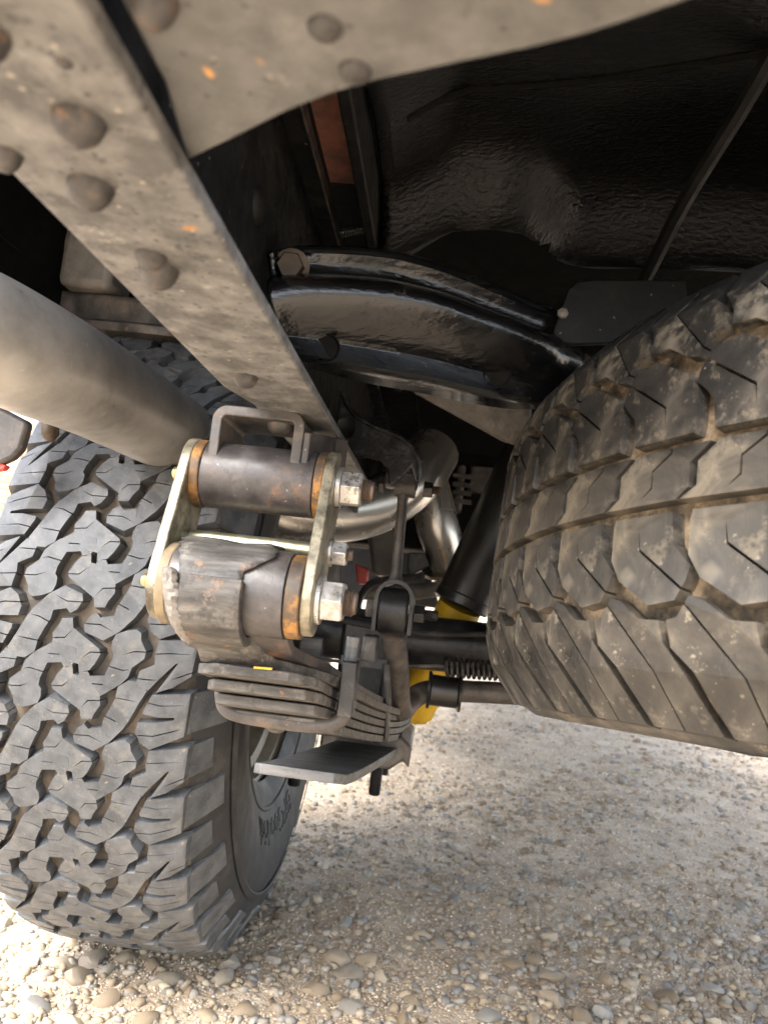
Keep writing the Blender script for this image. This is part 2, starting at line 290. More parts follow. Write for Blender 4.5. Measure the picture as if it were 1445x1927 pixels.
def mass(name, n, smin, smax, sub, mt, keep=None, label=None, cat=None, pw=1.0, sink=.12):
    v, f = ico(sub) if sub else (np.array([(1, 0, 0), (0, 1, 0), (-1, 0, 0), (0, -1, 0), (0, 0, 1), (0, 0, -1)], float), np.array([(0, 1, 4), (1, 2, 4), (2, 3, 4), (3, 0, 4), (1, 0, 5), (2, 1, 5), (3, 2, 5), (0, 3, 5)]))
    base = [rock(v, fl, .12, k) for k, fl in enumerate((.45, .6, .7, .5, .8, .55))] if sub else [v * np.array([1, .8, .7])]
    x, y = ground_xy(n, pw)
    if keep is not None: k = keep(x, y); x, y = x[k], y[k]
    n = len(x); s = smin * (smax / smin) ** (rng.random(n) ** 1.8); s *= np.clip(.62 + .26 * y, .82, 1.5)
    th = rng.uniform(0, 2 * PI, n); c, sn = np.cos(th), np.sin(th); tl = rng.normal(0, .18, (n, 2))
    which = rng.integers(0, len(base), n); nv = len(v)
    V = np.empty((n, nv, 3)); B = np.stack(base)[which]
    V[..., 0] = (B[..., 0] * c[:, None] - B[..., 1] * sn[:, None]); V[..., 1] = (B[..., 0] * sn[:, None] + B[..., 1] * c[:, None])
    V[..., 2] = B[..., 2] + V[..., 0] * tl[:, :1] + V[..., 1] * tl[:, 1:]
    V *= s[:, None, None]; V[..., 0] += x[:, None]; V[..., 1] += y[:, None]; V[..., 2] += (s * sink + gz(x, y))[:, None]
    Fc = (f[None] + (np.arange(n) * nv)[:, None, None]).reshape(-1, 3)
    me = bpy.data.meshes.new(name); me.vertices.add(n * nv); me.vertices.foreach_set('co', V.reshape(-1))
    me.loops.add(Fc.size); me.loops.foreach_set('vertex_index', Fc.reshape(-1).astype(np.int32))
    me.polygons.add(len(Fc)); me.polygons.foreach_set('loop_start', np.arange(0, Fc.size, 3, dtype=np.int32)); me.polygons.foreach_set('loop_total', np.full(len(Fc), 3, np.int32))
    a = me.attributes.new('tint', 'FLOAT', 'POINT'); a.data.foreach_set('value', np.repeat(rng.random(n), nv).astype(np.float32))
    me.update(calc_edges=True); me.validate(); me.shade_smooth() if sub else None
    me.materials.append(mt); o = bpy.data.objects.new(name, me); C.objects.link(o)
    tag(o, label, cat, 'stuff'); return o
mass('grit', 110000, .0011, .0034, 0, M['grit'], label='fine pinkish grit scattered between the stones', cat='grit')
mass('gravel', 26000, .0038, .0135, 1, M['gravel'], keep=lambda x, y: rng.random(len(x)) < (.3 + .95 * patch(x, y) ** 1.5) * np.clip(1.6 - .3 * y, .55, 1), label='loose mixed gravel and small pebbles lying under the vehicle', cat='gravel')
v, f = ico(2); stones = []
for k in range(10):
    me = bpy.data.meshes.new('stone'); me.from_pydata(rock(v, [.4, .5, .6, .45, .7][k % 5], .1, 50 + k).tolist(), [], f.tolist()); me.shade_smooth(); me.set_sharp_from_angle(angle=R(38)); me.materials.append(M['stone']); stones.append(me)
cnt = 0; placed = []
while cnt < 300:
    y = .79 * (2.3 / .79) ** (random.random() ** 1.5); x = random.uniform(-.62, .52) * y
    left = x < -.3
    if random.random() > (.12 + .95 * float(patch(np.array(x), np.array(y))) ** 2) * (1 if y < 1.3 else .55) and not left: continue
    s = random.uniform(.0105, .0225) * (1.1 if y < 1.1 else .85)
    if any((x - a) ** 2 + (y - b) ** 2 < (s + q) ** 2 * .55 for a, b, q in placed): continue
    if TYRE_X0 < x < TYRE_X1 and .97 < y < 1.2: continue
    placed.append((x, y, s))
    o = bpy.data.objects.new('stone', random.choice(stones)); C.objects.link(o); o.parent = ground
    o.location = (x, y, s * .04 + float(gz(x, y))); o.scale = (s, s, s); o.rotation_euler = (random.gauss(0, .15), random.gauss(0, .15), random.uniform(0, 6.28)); cnt += 1

# brick wall of the house beyond
wall = thing('brick_wall', 'sunlit orange brick wall in the far distance beyond the left tyre', 'wall', (-5.2, 9.0, 0))
bm = bmesh.new(); box(bm, (-6.6, 9.02, 0), (-3.7, 9.2, 2.1)); link_mesh('mortar_bed', bm, M['mortar'], wall)
bme = bmesh.new(); box(bme, (-.115, -.03, -.038), (.115, .03, .038)); bmk = bpy.data.meshes.new('brick'); bmesh.ops.bevel(bme, geom=bme.edges[:], offset=.004, segments=1); bme.to_mesh(bmk); bme.free(); bmk.materials.append(M['brick'])
for j in range(24):
    for i in range(12):
        o = bpy.data.objects.new('brick', bmk); C.objects.link(o); o.parent = wall
        o.location = (-6.46 + 5.2 + .24 * i + (.12 if j % 2 else 0) - .06, .01 + random.uniform(-.004, .002), .05 + .086 * j)

# ------------------------------------------------------------------ body above
body = thing('vehicle_underbody', 'black wrinkle coated underside of the vehicle tub above the chassis', 'underbody', (.35, .9, .74))
# floor with a raised recess behind a rolled ridge
def floor_z(x, y):
    z = .775 + .012 * math.sin((x + .1) * 4)
    e = .60 + .035 * math.tanh((x - .055) * 40) - .02 * math.sin(x * 5)      # front edge of the pan
    z += .022 * math.exp(-((x - .16) / .14) ** 2 - ((y - .50) / .10) ** 2)    # dished middle
    z += -.045 * math.exp(-((y - e + .012) / .022) ** 2)                      # rolled ridge
    if y > e: z += .13 * min(1, (y - e) / .035)
    z -= .06 * max(0, min(1, (.43 - .25 * x - y) / .20)) ** 1.3
    z -= .03 * max(0, 1 - (x + .07) / .05)
    return z
bm = bmesh.new(); grid(bm, [[(-.068 + .0085 * i, y, floor_z(-.068 + .0085 * i, y)) for i in range(104)] for y in [.19 + .007 * j for j in range(88)]])
pan = link_mesh('floor_pan', bm, M['black_gloss'], body, sharp=60, solid=.003)
# pressed seam bead across the pan
path = [(x, .47 - .28 * (x + .05) + .02 * math.sin(x * 14), 0) for x in [-.05 + .02 * i for i in range(24)]]
bm = bmesh.new(); tube(bm, [(x, y, floor_z(x, y) - .001) for x, y, _ in path], .0028, 8); link_mesh('seam', bm, M['dark_body'], body)
# sill: vertical lip along the pan's left edge
bm = bmesh.new(); box(bm, (-.079, .05, .715), (-.071, .95, .80)); link_mesh('lip', bm, M['black_dull'], body, bev=.0015)
# bed over everything and cab floor ahead (these shade the chassis)
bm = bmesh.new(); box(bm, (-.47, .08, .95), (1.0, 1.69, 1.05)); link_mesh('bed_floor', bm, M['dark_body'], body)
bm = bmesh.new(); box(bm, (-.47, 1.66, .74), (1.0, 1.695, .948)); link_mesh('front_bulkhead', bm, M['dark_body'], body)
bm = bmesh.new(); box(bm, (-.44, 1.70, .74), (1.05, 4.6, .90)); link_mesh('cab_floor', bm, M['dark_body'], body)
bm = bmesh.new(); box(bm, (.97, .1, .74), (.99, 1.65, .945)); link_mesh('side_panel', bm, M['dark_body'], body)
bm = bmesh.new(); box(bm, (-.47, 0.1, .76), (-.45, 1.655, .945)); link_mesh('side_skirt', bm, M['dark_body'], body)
bm = bmesh.new(); box(bm, (-.469, .50, .655), (-.452, 1.08, .7595)); link_mesh('light_blocker', bm, M['dark_body'], body)  # added below the skirt to block the bright wedge outside the body
# fuel tank / cross structure in the dark middle, plus an added dark backdrop
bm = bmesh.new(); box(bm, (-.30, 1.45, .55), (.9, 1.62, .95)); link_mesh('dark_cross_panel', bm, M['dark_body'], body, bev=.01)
bm = bmesh.new(); box(bm, (-.36, 2.0, .44), (.45, 2.5, .675)); link_mesh('dark_backdrop', bm, M['black_dull'], body, bev=.02)  # added dark box covering the bright gap behind the axle

bm = bmesh.new(); tube(bm, bez([atz(1475, 60, .80), atz(1400, 195, .78), atz(1290, 375, .75), atz(1212, 528, .725)], 5), .0055, 8)
br = link_mesh('brace_rod', bm, M['black_dull'], None, loc=atz(1212, 528, .725)); tag(br, 'thin dark dusty brace rod running diagonally down to the spare tyre', 'rod')

# ------------------------------------------------------------------ chassis rail
ZR = .5618
rail = thing('chassis_rail', 'dusty grey riveted chassis rail running from the near left to the spring', 'chassis rail', (-.1, .0, ZR))
bm = bmesh.new(); prism(bm, [(-.1265, -.12, ZR), (-.1265, .403, ZR), (-.1185, .438, ZR), (-.1185, .80, ZR), (-.0765, .80, ZR), (-.0765, -.12, ZR)], (0, 0, .006))
link_mesh('bottom_flange', bm, M['rail'], rail, bev=.0012)
bm = bmesh.new(); box(bm, (-.1265, -.12, ZR + .0065), (-.1205, 1.7, .738)); link_mesh('web', bm, M['black_dull'], rail)
bm = bmesh.new(); box(bm, (-.12, -.12, .732), (-.106, 1.7, .738)); link_mesh('top_flange', bm, M['black_dull'], rail)
bm = bmesh.new(); box(bm, (-.1055, .30, .746), (-.0795, .515, .752)); link_mesh('primer_panel', bm, M['red_primer'], rail); bm = bmesh.new(); box(bm, (-.13, -.1, .7525), (-.06, 1.7, .76)); link_mesh('upper_panel', bm, M['dark_body'], rail)
bm = bmesh.new(); box(bm, (-.106, .2, .729), (-.1045, 1.0, .737)); link_mesh('flange_lip', bm, M['brown_steel'], rail)
a, b = at(612, 448, .585), at(700, 428, .60)
link_mesh('threaded_stud', thread_bm(a, b - a, .004, (b - a).length, .0022), M['black_part'], rail)
for px, py, r, h in [(150, 226, .0066, .0052), (172, 350, .0066, .0055), (300, 506, .0072, .006), (285, 482, .0055, .0035), (463, 709, .0068, .005), (14, 290, .0042, .004), (-40, 60, .0065, .005), (120, 118, .002, .0008)]:
    p = atz(px, py, ZR); link_mesh('rivet', rivet_bm(p, (0, 0, -1), r, h * 1.25), M['rivet'], rail)
p = at(505, 365, .42); link_mesh('rivet', rivet_bm(Vector((-.1203, .40, .665)), (1, 0, 0), .011, .004), M['black_dull'], rail)

# near cross member plate
ZP = .570
cm = thing('rear_cross_member', 'grey cross member plate with orange rust spots filling the top of the view', 'cross member', (0, .05, ZP))
E0 = [atz(*q, ZP) for q in [(352, 304), (440, 262), (540, 212), (620, 180), (700, 156), (800, 134), (900, 113), (1000, 93), (1100, 68), (1200, 36), (1300, 0), (1420, -70)]]
bm = bmesh.new(); prism(bm, [(p.x, p.y, ZP) for p in E0] + [(.2, .0, ZP), (.2, -.14, ZP), (-.0738, -.14, ZP), (-.0738, .16, ZP)], (0, 0, .005))
link_mesh('plate', bm, M['plate'], cm, bev=.001)
bm = bmesh.new(); box(bm, (-.07, -.13, ZP + .0055), (.9, .05, .60)); link_mesh('channel', bm, M['black_dull'], cm)
for px, py, r, h in [(612, 52, .0038, .0022), (668, 134, .0038, .0022), (290, 0, .0052, .006), (1000, -60, .0045, .004)]:
    link_mesh('rivet', rivet_bm(atz(px, py, ZP), (0, 0, -1), r, h), M['rivet'], cm)

# ------------------------------------------------------------------ glossy black outrigger
arm = thing('curved_cross_member', 'glossy black curved cross member bolted to the rail beside the spare tyre', 'cross member', at(540, 560, .43))
ts = [0, .12, .24, .36, .5, .62, .74, .86, 1.0, 1.1]
topE = [(505, 478), (560, 466), (650, 466), (740, 474), (830, 498), (905, 528), (985, 562), (1052, 588), (1075, 600), (1100, 615)]
botE = [(520, 660), (580, 668), (650, 682), (720, 694), (800, 707), (880, 726), (960, 742), (1000, 748), (1040, 752), (1080, 760)]
tp = bez([at(x, y, .425 + .012 * i) for i, (x, y) in enumerate(topE)], 5); bp = bez([at(x, y, .425 + .012 * i) for i, (x, y) in enumerate(botE)], 5)
prof = [(-.02, .022), (0, .001), (.01, -.0005), (.03, .003)]
for i in range(27):
    t = .06 + .80 * i / 26; q = max(0, min(1, (t - .24) / .58)); prof.append((t, .005 * min(1, (t - .03) / .1) * (1 - q * .7) - .036 * math.sin(PI * q) ** .9 * (1 - .12 * q) * .85))
prof += [(.90, .001), (.95, .0005), (1, -.001), (1.01, .003), (1.0, .03)]
rows = []
for k, (t, dy) in enumerate(prof):
    rows.append([])
    for i, (a, b) in enumerate(zip(tp, bp)):
        q = i / (len(tp) - 1); amp = .55 + .7 * math.sin(PI * min(1, q * 1.1))
        p = a.lerp(b, t); rows[-1].append((p.x, p.y + dy * amp, p.z))
bm = bmesh.new(); grid(bm, rows); am = link_mesh('arm', bm, M['black_arm'], arm, sharp=60, solid=.003)
p = at(547, 500, .427); u = Vector((.1, -1, -.25)).normalized()
bm = bmesh.new(); lathe(bm, p, u, [(-.006, 0), (-.006, .0105), (-.0042, .0108), (-.0040, .0072), (-.002, .0070)], 20); link_mesh('bolt_washer', bm, M['bolt_rust'], arm)
link_mesh('bolt_head', hex_bm(p - u * .004, u, .014, .008), M['bolt_rust'], arm)
for px, py in ((612, 655), (935, 704)):
    q = at(px, py, .4405 if px < 700 else .4885); bm = bmesh.new(); lathe(bm, q, (0, -1, -.15), [(-.003, 0), (-.003, .0075), (.0002, .0092), (.0006, .0085), (-.0008, .0074), (-.0012, 0)], 20); link_mesh('hole_disc', bm, M['dark_body'], arm)  # dark disc on the surface stands in for the shaded hole
mp = thing('mounting_plate', 'black chipped steel plate standing between the cross member and spare tyre', 'plate', at(1060, 640, .52))
bm = bmesh.new(); pts = [(1040, 625), (1068, 545), (1085, 530), (1120, 526), (1290, 527), (1300, 640), (1080, 648), (1050, 645)]
prism(bm, [at(*q, .50 + .0001 * (q[0] - 1040)) for q in pts], (0, .005, 0)); link_mesh('plate', bm, M['black_dull'], mp, bev=.001)
bm = bmesh.new(); q = at(1058, 590, .50); lathe(bm, q, (0, -1, .1), [(0, .0), (0.0, .004), (.0015, .0036), (.003, .0015), (.0032, 0)], 7); link_mesh('weld', bm, M['hub_grey'], mp)
# lower sloping plate behind the arm
lp = thing('inner_panel', 'brown grey textured inner panel sloping behind the black cross member', 'panel', at(850, 760, .62))
bm = bmesh.new(); prism(bm, [at(735, 690, .60), at(840, 690, .6), at(1000, 740, .62), at(1000, 850, .64), at(945, 832, .64), at(780, 742, .62)], (0, .02, .01))
link_mesh('panel', bm, mat('rough_grey_coating', [(.3, (.03, .027, .025)), (.6, (.1, .088, .075)), (.8, (.16, .14, .12))], 60, 6, (.35, .6), bump=[('noise', 120, .8, 2)]), lp, bev=.002)

# ------------------------------------------------------------------ left brown cross member behind the exhaust
lc = thing('brown_cross_member', 'dull brown folded cross member passing behind the exhaust on the left', 'cross member', at(200, 600, .85))
bm = bmesh.new()
top = [at(-60, 525, .82), at(60, 540, .82), at(330, 572, .80)]; mid1 = [at(-60, 570, .82), at(60, 585, .82), at(345, 608, .80)]
rowsd = []
for (xa, ya, dY) in [(0, 0, 0), (0, 12, .0), (0, 50, .0), (0, 54, -.012), (0, 66, -.012), (0, 70, .0), (10, 110, .03)]:
    rowsd.append([at(px + xa, py + ya * (1 - px / 4000), .82 - .0001 * px + dY) for px, py in [(-80, 528), (40, 540), (160, 552), (260, 562), (360, 575)]])
grid(bm, rowsd); link_mesh('rail_face', bm, M['brown_steel'], lc, solid=.004)
bm = bmesh.new(); prism(bm, [at(180, 635, .86), at(200, 590, .86), at(400, 610, .84), at(460, 760, .82), at(430, 765, .82), at(330, 690, .84)], (0, .012, 0)); link_mesh('gusset', bm, M['brown_steel'], lc, bev=.002)
bm = bmesh.new(); box(bm, at(105, 532, .78), at(262, 468, .84)); link_mesh('block', bm, M['hub_grey'], lc, bev=.008)
bm = bmesh.new(); tube(bm, bez([at(20, 290, .8), at(40, 345, .8), at(58, 400, .8), at(100, 440, .8), at(150, 470, .8)], 5), .018, 16, flat=.5); link_mesh('hanger_strap', bm, M['brown_steel'], lc)
bm = bmesh.new(); lathe(bm, at(40, 370, .78), (.3, -1, -.3), [(-.02, 0), (-.02, .026), (-.004, .028), (0, .022), (.001, .012), (-.004, 0)], 24); link_mesh('hanger_bush', bm, M['rivet'], lc)
p = at(88, 532, .82); link_mesh('bolt', hex_bm(p, (0, -.3, -1), .02, .012), M['hub_grey'], lc)
for px, py in ((97, 568), (178, 577)):
    bm = bmesh.new(); lathe(bm, at(px, py, .815), (0, -1, -.2), [(-.002, 0), (-.002, .008), (.001, .009), (.0005, .006), (-.0015, 0)], 14); link_mesh('hole_disc', bm, M['thread'], lc)
bm = bmesh.new(); box(bm, (-.45, 1.0, at(-500, 655, 1.0).z), at(520, 200, 1.06)); link_mesh('back_panel', bm, M['black_dull'], lc)  # dark panel, extended to block the bright sky in the gap
bm = bmesh.new(); prism(bm, [at(300, 680, .83), at(318, 682, .83), at(415, 765, .83), at(405, 772, .83)], (0, .03, 0)); link_mesh('edge_strip', bm, M['leaf'], lc)

# mud flap on the far left
mf = thing('mud_flap', 'dark rubber flap hanging at the far left edge before the tyre', 'mud flap', at(0, 860, .62))
bm = bmesh.new(); prism(bm, [at(x, y, .62) for x, y in [(-90, 700), (-10, 760), (52, 792), (50, 805), (38, 845), (22, 862), (5, 870), (-90, 890)]], (0, .012, 0)); link_mesh('flap', bm, M['brown_steel'], mf, bev=.003)
bm = bmesh.new(); prism(bm, [at(x, y, .624) for x, y in [(-60, 872), (5, 872), (12, 876), (6, 884), (-60, 892)]], (0, .008, 0)); link_mesh('reflector', bm, M['red_tag'], mf, bev=.001)

# ------------------------------------------------------------------ spring hanger
XE0, XE1 = -.148, -.0825
hg = thing('spring_hanger', 'brown welded hanger tube with square bracket under the rail end', 'spring hanger', (-.107, .47, .505))
uc = Vector((-.1125, .465, .5215)); RU = .0205
bm = bmesh.new(); tube(bm, [(XE0, uc.y, uc.z), (XE1 + .003, uc.y, uc.z)], RU, 40); link_mesh('tube', bm, M['tube_paint'], hg, bev=.0008)
# bent strap: arch of flat bar, open to the camera
def arch(pts, t, y0, y1):
    """pts: (x,z) outline of the outer side; wall thickness t inward; depth y0..y1"""
    n = len(pts); P = [Vector((x, z)) for x, z in pts]; inner = []
    for i in range(n):
        d = (P[min(i + 1, n - 1)] - P[max(i - 1, 0)]).normalized(); inner.append(P[i] + Vector((d.y, -d.x)) * t)
    poly = P + inner[::-1]; bm = bmesh.new()
    A = [bm.verts.new((p.x, y0, p.y)) for p in poly]; B = [bm.verts.new((p.x, y1, p.y)) for p in poly]; N = len(poly)
    for i in range(n - 1):
        for V in (A, B): bm.faces.new((V[i], V[i + 1], V[N - 2 - i], V[N - 1 - i]))
    for i in range(N): bm.faces.new((A[i], A[(i + 1) % N], B[(i + 1) % N], B[i]))
    return bm
xl, xr, zt, zb = -.1450, -.0885, .5625, .522
def rnd(cx, cz, r, a0, a1, n=6): return [(cx + r * math.cos(R(a0 + (a1 - a0) * i / n)), cz + r * math.sin(R(a0 + (a1 - a0) * i / n))) for i in range(n + 1)]
pts = [(xl, zb)] + rnd(xl + .009, zt - .009, .009, 180, 90) + rnd(xr - .009, zt - .009, .009, 90, 0) + [(xr, zb)]
bkt = link_mesh('bracket', arch(pts, .0062, .447, .500), M['brown_steel'], hg, bev=.0008)
bm = bmesh.new(); prism(bm, [(xr + .0002, .4475, zt - .012), (xr + .012, .53, zt + .002), (xr + .012, .53, .515), (xr + .0002, .4475, .516)], (.004, 0, 0)); link_mesh('gusset', bm, M['brown_steel'], hg, bev=.0008)
link_mesh('rivet', rivet_bm(Vector((-.106, .462, zt - .0062)), (0, -.2, -1), .0095, .006), M['rivet'], hg)
for x0, x1, m_ in ((XE0 - .0065, XE0 - .0003, 'bush'), (XE1 + .0035, XE1 + .009, 'bush')):
    bm = bmesh.new(); tube(bm, [(x0, uc.y, uc.z), (x1, uc.y, uc.z)], RU + .0005, 36); link_mesh('bushing', bm, M[m_], hg, bev=.0008)

# ------------------------------------------------------------------ shackle
lcn = Vector((-.1095, .440, .4530)); RL = .0250
sh = thing('spring_shackle', 'yellow zinc shackle plates bolted across the upper tube and lower spring eye', 'shackle', (-.107, .445, .48))
def plate_outline(x):
    """hull of two discs in the YZ plane, bowed in on the front side"""
    d = (lcn - uc); d = Vector((d.y, d.z)); L = d.length; d.normalize(); n = Vector((-d.y, d.x))
    U = Vector((uc.y, uc.z)); Lo = Vector((lcn.y, lcn.z)); out = []
    ru, rl = .0215, .0215
    for i in range(13):
        a = PI * i / 12; out.append(U + n * ru * math.cos(a) - d * ru * math.sin(a))
    for i in range(13):
        a = PI * i / 12; out.append(Lo - n * rl * math.cos(a) + d * rl * math.sin(a))
    return [(x, p.x, p.y) for p in out]
XP0, XP1 = XE0 - .0125, XE1 + .009
for x in (XP0, XP1):
    bm = bmesh.new(); prism(bm, plate_outline(x), (.0065, 0, 0)); link_mesh('side_plate', bm, M['zinc'], sh, bev=.0009)
xo = XP1 + .0066
for c, af, nm in ((uc, .0195, 'upper'), (lcn, .0215, 'lower')):
    bm = bmesh.new(); lathe(bm, (xo, c.y, c.z), (1, 0, 0), [(0, 0), (0, af * .66), (.0028, af * .66), (.0028, 0)], 28); link_mesh('washer', bm, M['nut'], sh, bev=.0003)
    nut = link_mesh('nut', hex_bm((xo + .003, c.y, c.z), (1, -.0, .0), af, .0125), M['nut'], sh, bev=.0004)
    link_mesh('bolt_end', thread_bm((xo + .014, c.y, c.z), (1, 0, 0), af * .37, .0085), M['thread'], sh)
mc = uc.lerp(lcn, .5) + Vector((0, .018, .0))
mc = Vector((uc.x, .466, .4815))
bm = bmesh.new(); tube(bm, [(XP0 + .006, mc.y, mc.z), (XP1 + .001, mc.y, mc.z)], .0052, 18); link_mesh('spacer_rod', bm, M['zinc_edge'], sh)
bm = bmesh.new(); lathe(bm, (xo, mc.y, mc.z), (1, 0, 0), [(0, 0), (0, .0085), (.0015, .0085), (.0015, 0)], 24); link_mesh('washer', bm, M['nut'], sh)
link_mesh('nut', hex_bm((xo + .0016, mc.y, mc.z), (1, 0, 0), .0135, .009), M['nut'], sh, bev=.0004)
link_mesh('bolt_end', thread_bm((xo + .010, mc.y, mc.z), (1, 0, 0), .0044, .004), M['thread'], sh)
for c in (uc + Vector((0, 0, -.001)), lcn):
    bm = bmesh.new(); lathe(bm, (XP0, c.y, c.z), (-1, 0, 0), [(0, .004), (.002, .004), (.0025, .0028), (.005, .0026), (.0056, .0036), (.0076, .0042), (.0095, .0036), (.0105, .0018), (.0107, 0)], 16); link_mesh('grease_nipple', bm, M['brass'], sh)
for x0, x1, m_ in ((XE0 - .0065, XE0 - .0003, 'bush_dirty'), (XE1 + .0003, XE1 + .009, 'bush')):
    bm = bmesh.new(); tube(bm, [(x0, lcn.y, lcn.z), (x1, lcn.y, lcn.z)], RL - .001, 36); link_mesh('bushing', bm, M[m_], sh, bev=.0008)

# ------------------------------------------------------------------ leaf spring
sp = thing('leaf_spring', 'rusty grey multi leaf spring pack hanging from the shackle', 'leaf spring', (-.08, .7, .37))
def xcen(y): return -.104 + .085 * (y - .45)
def zm(y): t = max(0, (1.02 - y) / .59); return .328 + .102 * t ** 1.3
def leaf_bm(y0, y1, k, th, w=.0365, chamf=.012, zf=None, shift=0.0):
    bm = bmesh.new(); rows = []; n = 26
    for i in range(n + 1):
        y = y0 + (y1 - y0) * i / n; s = min(1, (y - y0) / .012) if i else 0
        ww = w - chamf * (1 - s); z = (zf(y) if zf else zm(y)) - k; xx = xcen(y) + shift
        rows.append([(xx - ww, y, z), (xx + ww, y, z), (xx + ww, y, z - th), (xx - ww, y, z - th)])
        if i == 0:
            y = y0 + .0121; z = (zf(y) if zf else zm(y)) - k; xx = xcen(y) + shift
            rows.append([(xx - w, y, z), (xx + w, y, z), (xx + w, y, z - th), (xx - w, y, z - th)])
    V = [[bm.verts.new(p) for p in r] for r in rows]
    for a, b in zip(V, V[1:]):
        for j in range(4): bm.faces.new((a[j], a[(j + 1) % 4], b[(j + 1) % 4], b[j]))
    bm.faces.new(V[0]); bm.faces.new(V[-1]); return bm
# eye: rolled end of the main leaf, running into the leaf itself
def eye_strip(r0, r1, a0, a1, x0, x1, tail, n=30, widen=0.0):
    bm = bmesh.new(); prof = []
    for i in range(n + 1):
        a = R(a0 + (a1 - a0) * i / n); prof.append(((r1 * math.cos(a), r1 * math.sin(a)), (r0 * math.cos(a), r0 * math.sin(a))))
    rows = [[(x0, lcn.y + o[0], lcn.z + o[1]), (x1, lcn.y + o[0], lcn.z + o[1]), (x1, lcn.y + q[0], lcn.z + q[1]), (x0, lcn.y + q[0], lcn.z + q[1])] for o, q in prof]
    for y, z, th in tail: xx = (xcen(y) + .115) * min(1, (y - .44) / .08); wd = widen * min(1, (y - .444) / .06); rows.append([(x0 + xx - wd * .2, y, z - th), (x1 + xx + wd, y, z - th), (x1 + xx + wd, y, z), (x0 + xx - wd * .2, y, z)])
    V = [[bm.verts.new(p) for p in r] for r in rows]
    for a, b in zip(V, V[1:]):
        for j in range(4): bm.faces.new((a[j], a[(j + 1) % 4], b[(j + 1) % 4], b[j]))
    bm.faces.new(V[0]); bm.faces.new(V[-1]); return bm
TH = .0070
tail = [(y, zm(y), TH) for y in [.458 + .03 * i for i in range(20)]]
# main eye runs over the top from the front, round the rear, under and forward
link_mesh('main_leaf', eye_strip(.0165, RL, 20, 285 - 5, XE0, XE1, tail), M['tube_paint'], sp, bev=.0005)
# second leaf wraps the lower rear of the eye, narrower, with a torn edge
tail2 = [(y, zm(y) - TH - .0006, TH) for y in [.462 + .03 * i for i in range(20)]]
link_mesh('wrapper_leaf', eye_strip(RL + .0006, RL + .0066, 168, 284, XE0 + .010, XE0 + .044, tail2, widen=.030), M['leaf'], sp, bev=.0006)
# crushed sheet of old liner lying over the eye
bm = bmesh.new(); rows = []
for i in range(17):
    q = i / 16; a = R(72 + 104 * q); x0 = XE0 + .002 + .012 * max(0, q - .45); x1 = XE0 + .058 - .012 * q - .006 * math.sin(q * 9)
    rows.append([])
    for j in range(13):
        t = j / 12; lift = .0012 + .0022 * abs(math.sin(t * 4.1 + q * 2.5)) * (1 - .5 * q) + .0025 * max(0, q - .8) * (1 - t)
        rows[-1].append((x0 + (x1 - x0) * t + .0016 * math.sin(i * 2.9 + j) , lcn.y + (RL + lift) * math.cos(a), lcn.z + (RL + lift) * math.sin(a)))
grid(bm, rows); link_mesh('torn_liner', bm, M['leaf'], sp, sharp=20, solid=.0012)
bm = bmesh.new(); rows = []; rj = random.Random(3)
for i in range(30):
    q = i / 29; a = R(164 + 100 * q); w_ = .0095 * (.5 + .5 * math.sin(.5 + 2.4 * q)) + rj.uniform(-.0012, .0012)
    rows.append([(XE0 - .001 + .010 * q + w_ * j / 6 + rj.uniform(-.0004, .0004), lcn.y + (RL + .0035 + .004 * math.sin(j * .5 + .2) * (1 - .4 * q) + rj.uniform(-.0009, .0009)) * math.cos(a), lcn.z + (RL + .0035 + .004 * math.sin(j * .5 + .2) + rj.uniform(-.0009, .0009)) * math.sin(a)) for j in range(7)])
grid(bm, rows); link_mesh('torn_strip', bm, M['hub_grey'], sp, sharp=15, solid=.0014)
k = 2 * (TH + .0006)
for y0, th, ch, sft in ((.456, .0062, .014, .0), (.476, .0062, .008, .0), (.494, .0064, .005, .0), (.520, .0066, .010, 0)):
    link_mesh('leaf', leaf_bm(y0, 1.06, k, th, chamf=ch, shift=sft), M['leaf'], sp, bev=.0008); k += th + .0011
link_mesh('helper_leaf', leaf_bm(.60, 1.08, 0, .008, chamf=.008, zf=lambda y: .322 - .05 * max(0, min(1, (y - .6) / .46)) ** .8 + .012 * math.exp(-((y - .6) / .1) ** 2) * 0), M['leaf_blue'], sp, bev=.0008)
# clamp round the pack: bar below, strap on the right, bolt on top
Yc = .525; zbot = at(510, 1352, .525).z; xx = xcen(Yc) + .003
path = bez([(xx - .043, Yc, zbot + .035), (xx - .0425, Yc, zbot + .016), (xx - .039, Yc, zbot + .004), (xx - .028, Yc, zbot), (xx, Yc, zbot - .001), (xx + .028, Yc, zbot), (xx + .040, Yc, zbot + .006), (xx + .0425, Yc, zbot + .02)], 5)
clamp = bm = bmesh.new(); tube(bm, path, .0056, 12); link_mesh('clamp_bar', bm, M['brown_steel'], sp)
bm = bmesh.new(); box(bm, (xx + .0375, Yc - .008, zbot + .008), (xx + .0475, Yc + .014, zbot + .044)); link_mesh('clamp_strap', bm, M['black_part'], sp, bev=.0008)
bm = bmesh.new(); tube(bm, [(xx + .0415, Yc + .004, zbot + .044), (xx + .0415, Yc + .004, zbot + .060)], .0045, 14); link_mesh('clamp_bolt', bm, M['leaf_blue'], sp)
bm = bmesh.new(); box(bm, (xx + .047, Yc + .015, zbot + .043), (xx + .058, Yc + .03, zbot + .062)); link_mesh('clamp_nut', bm, M['black_part'], sp, bev=.002)
link_mesh('rivet', rivet_bm(Vector((xcen(.53) - .002, .534, zm(.534) - k + .001)), (0, -.4, -1), .008, .005), M['leaf'], sp)
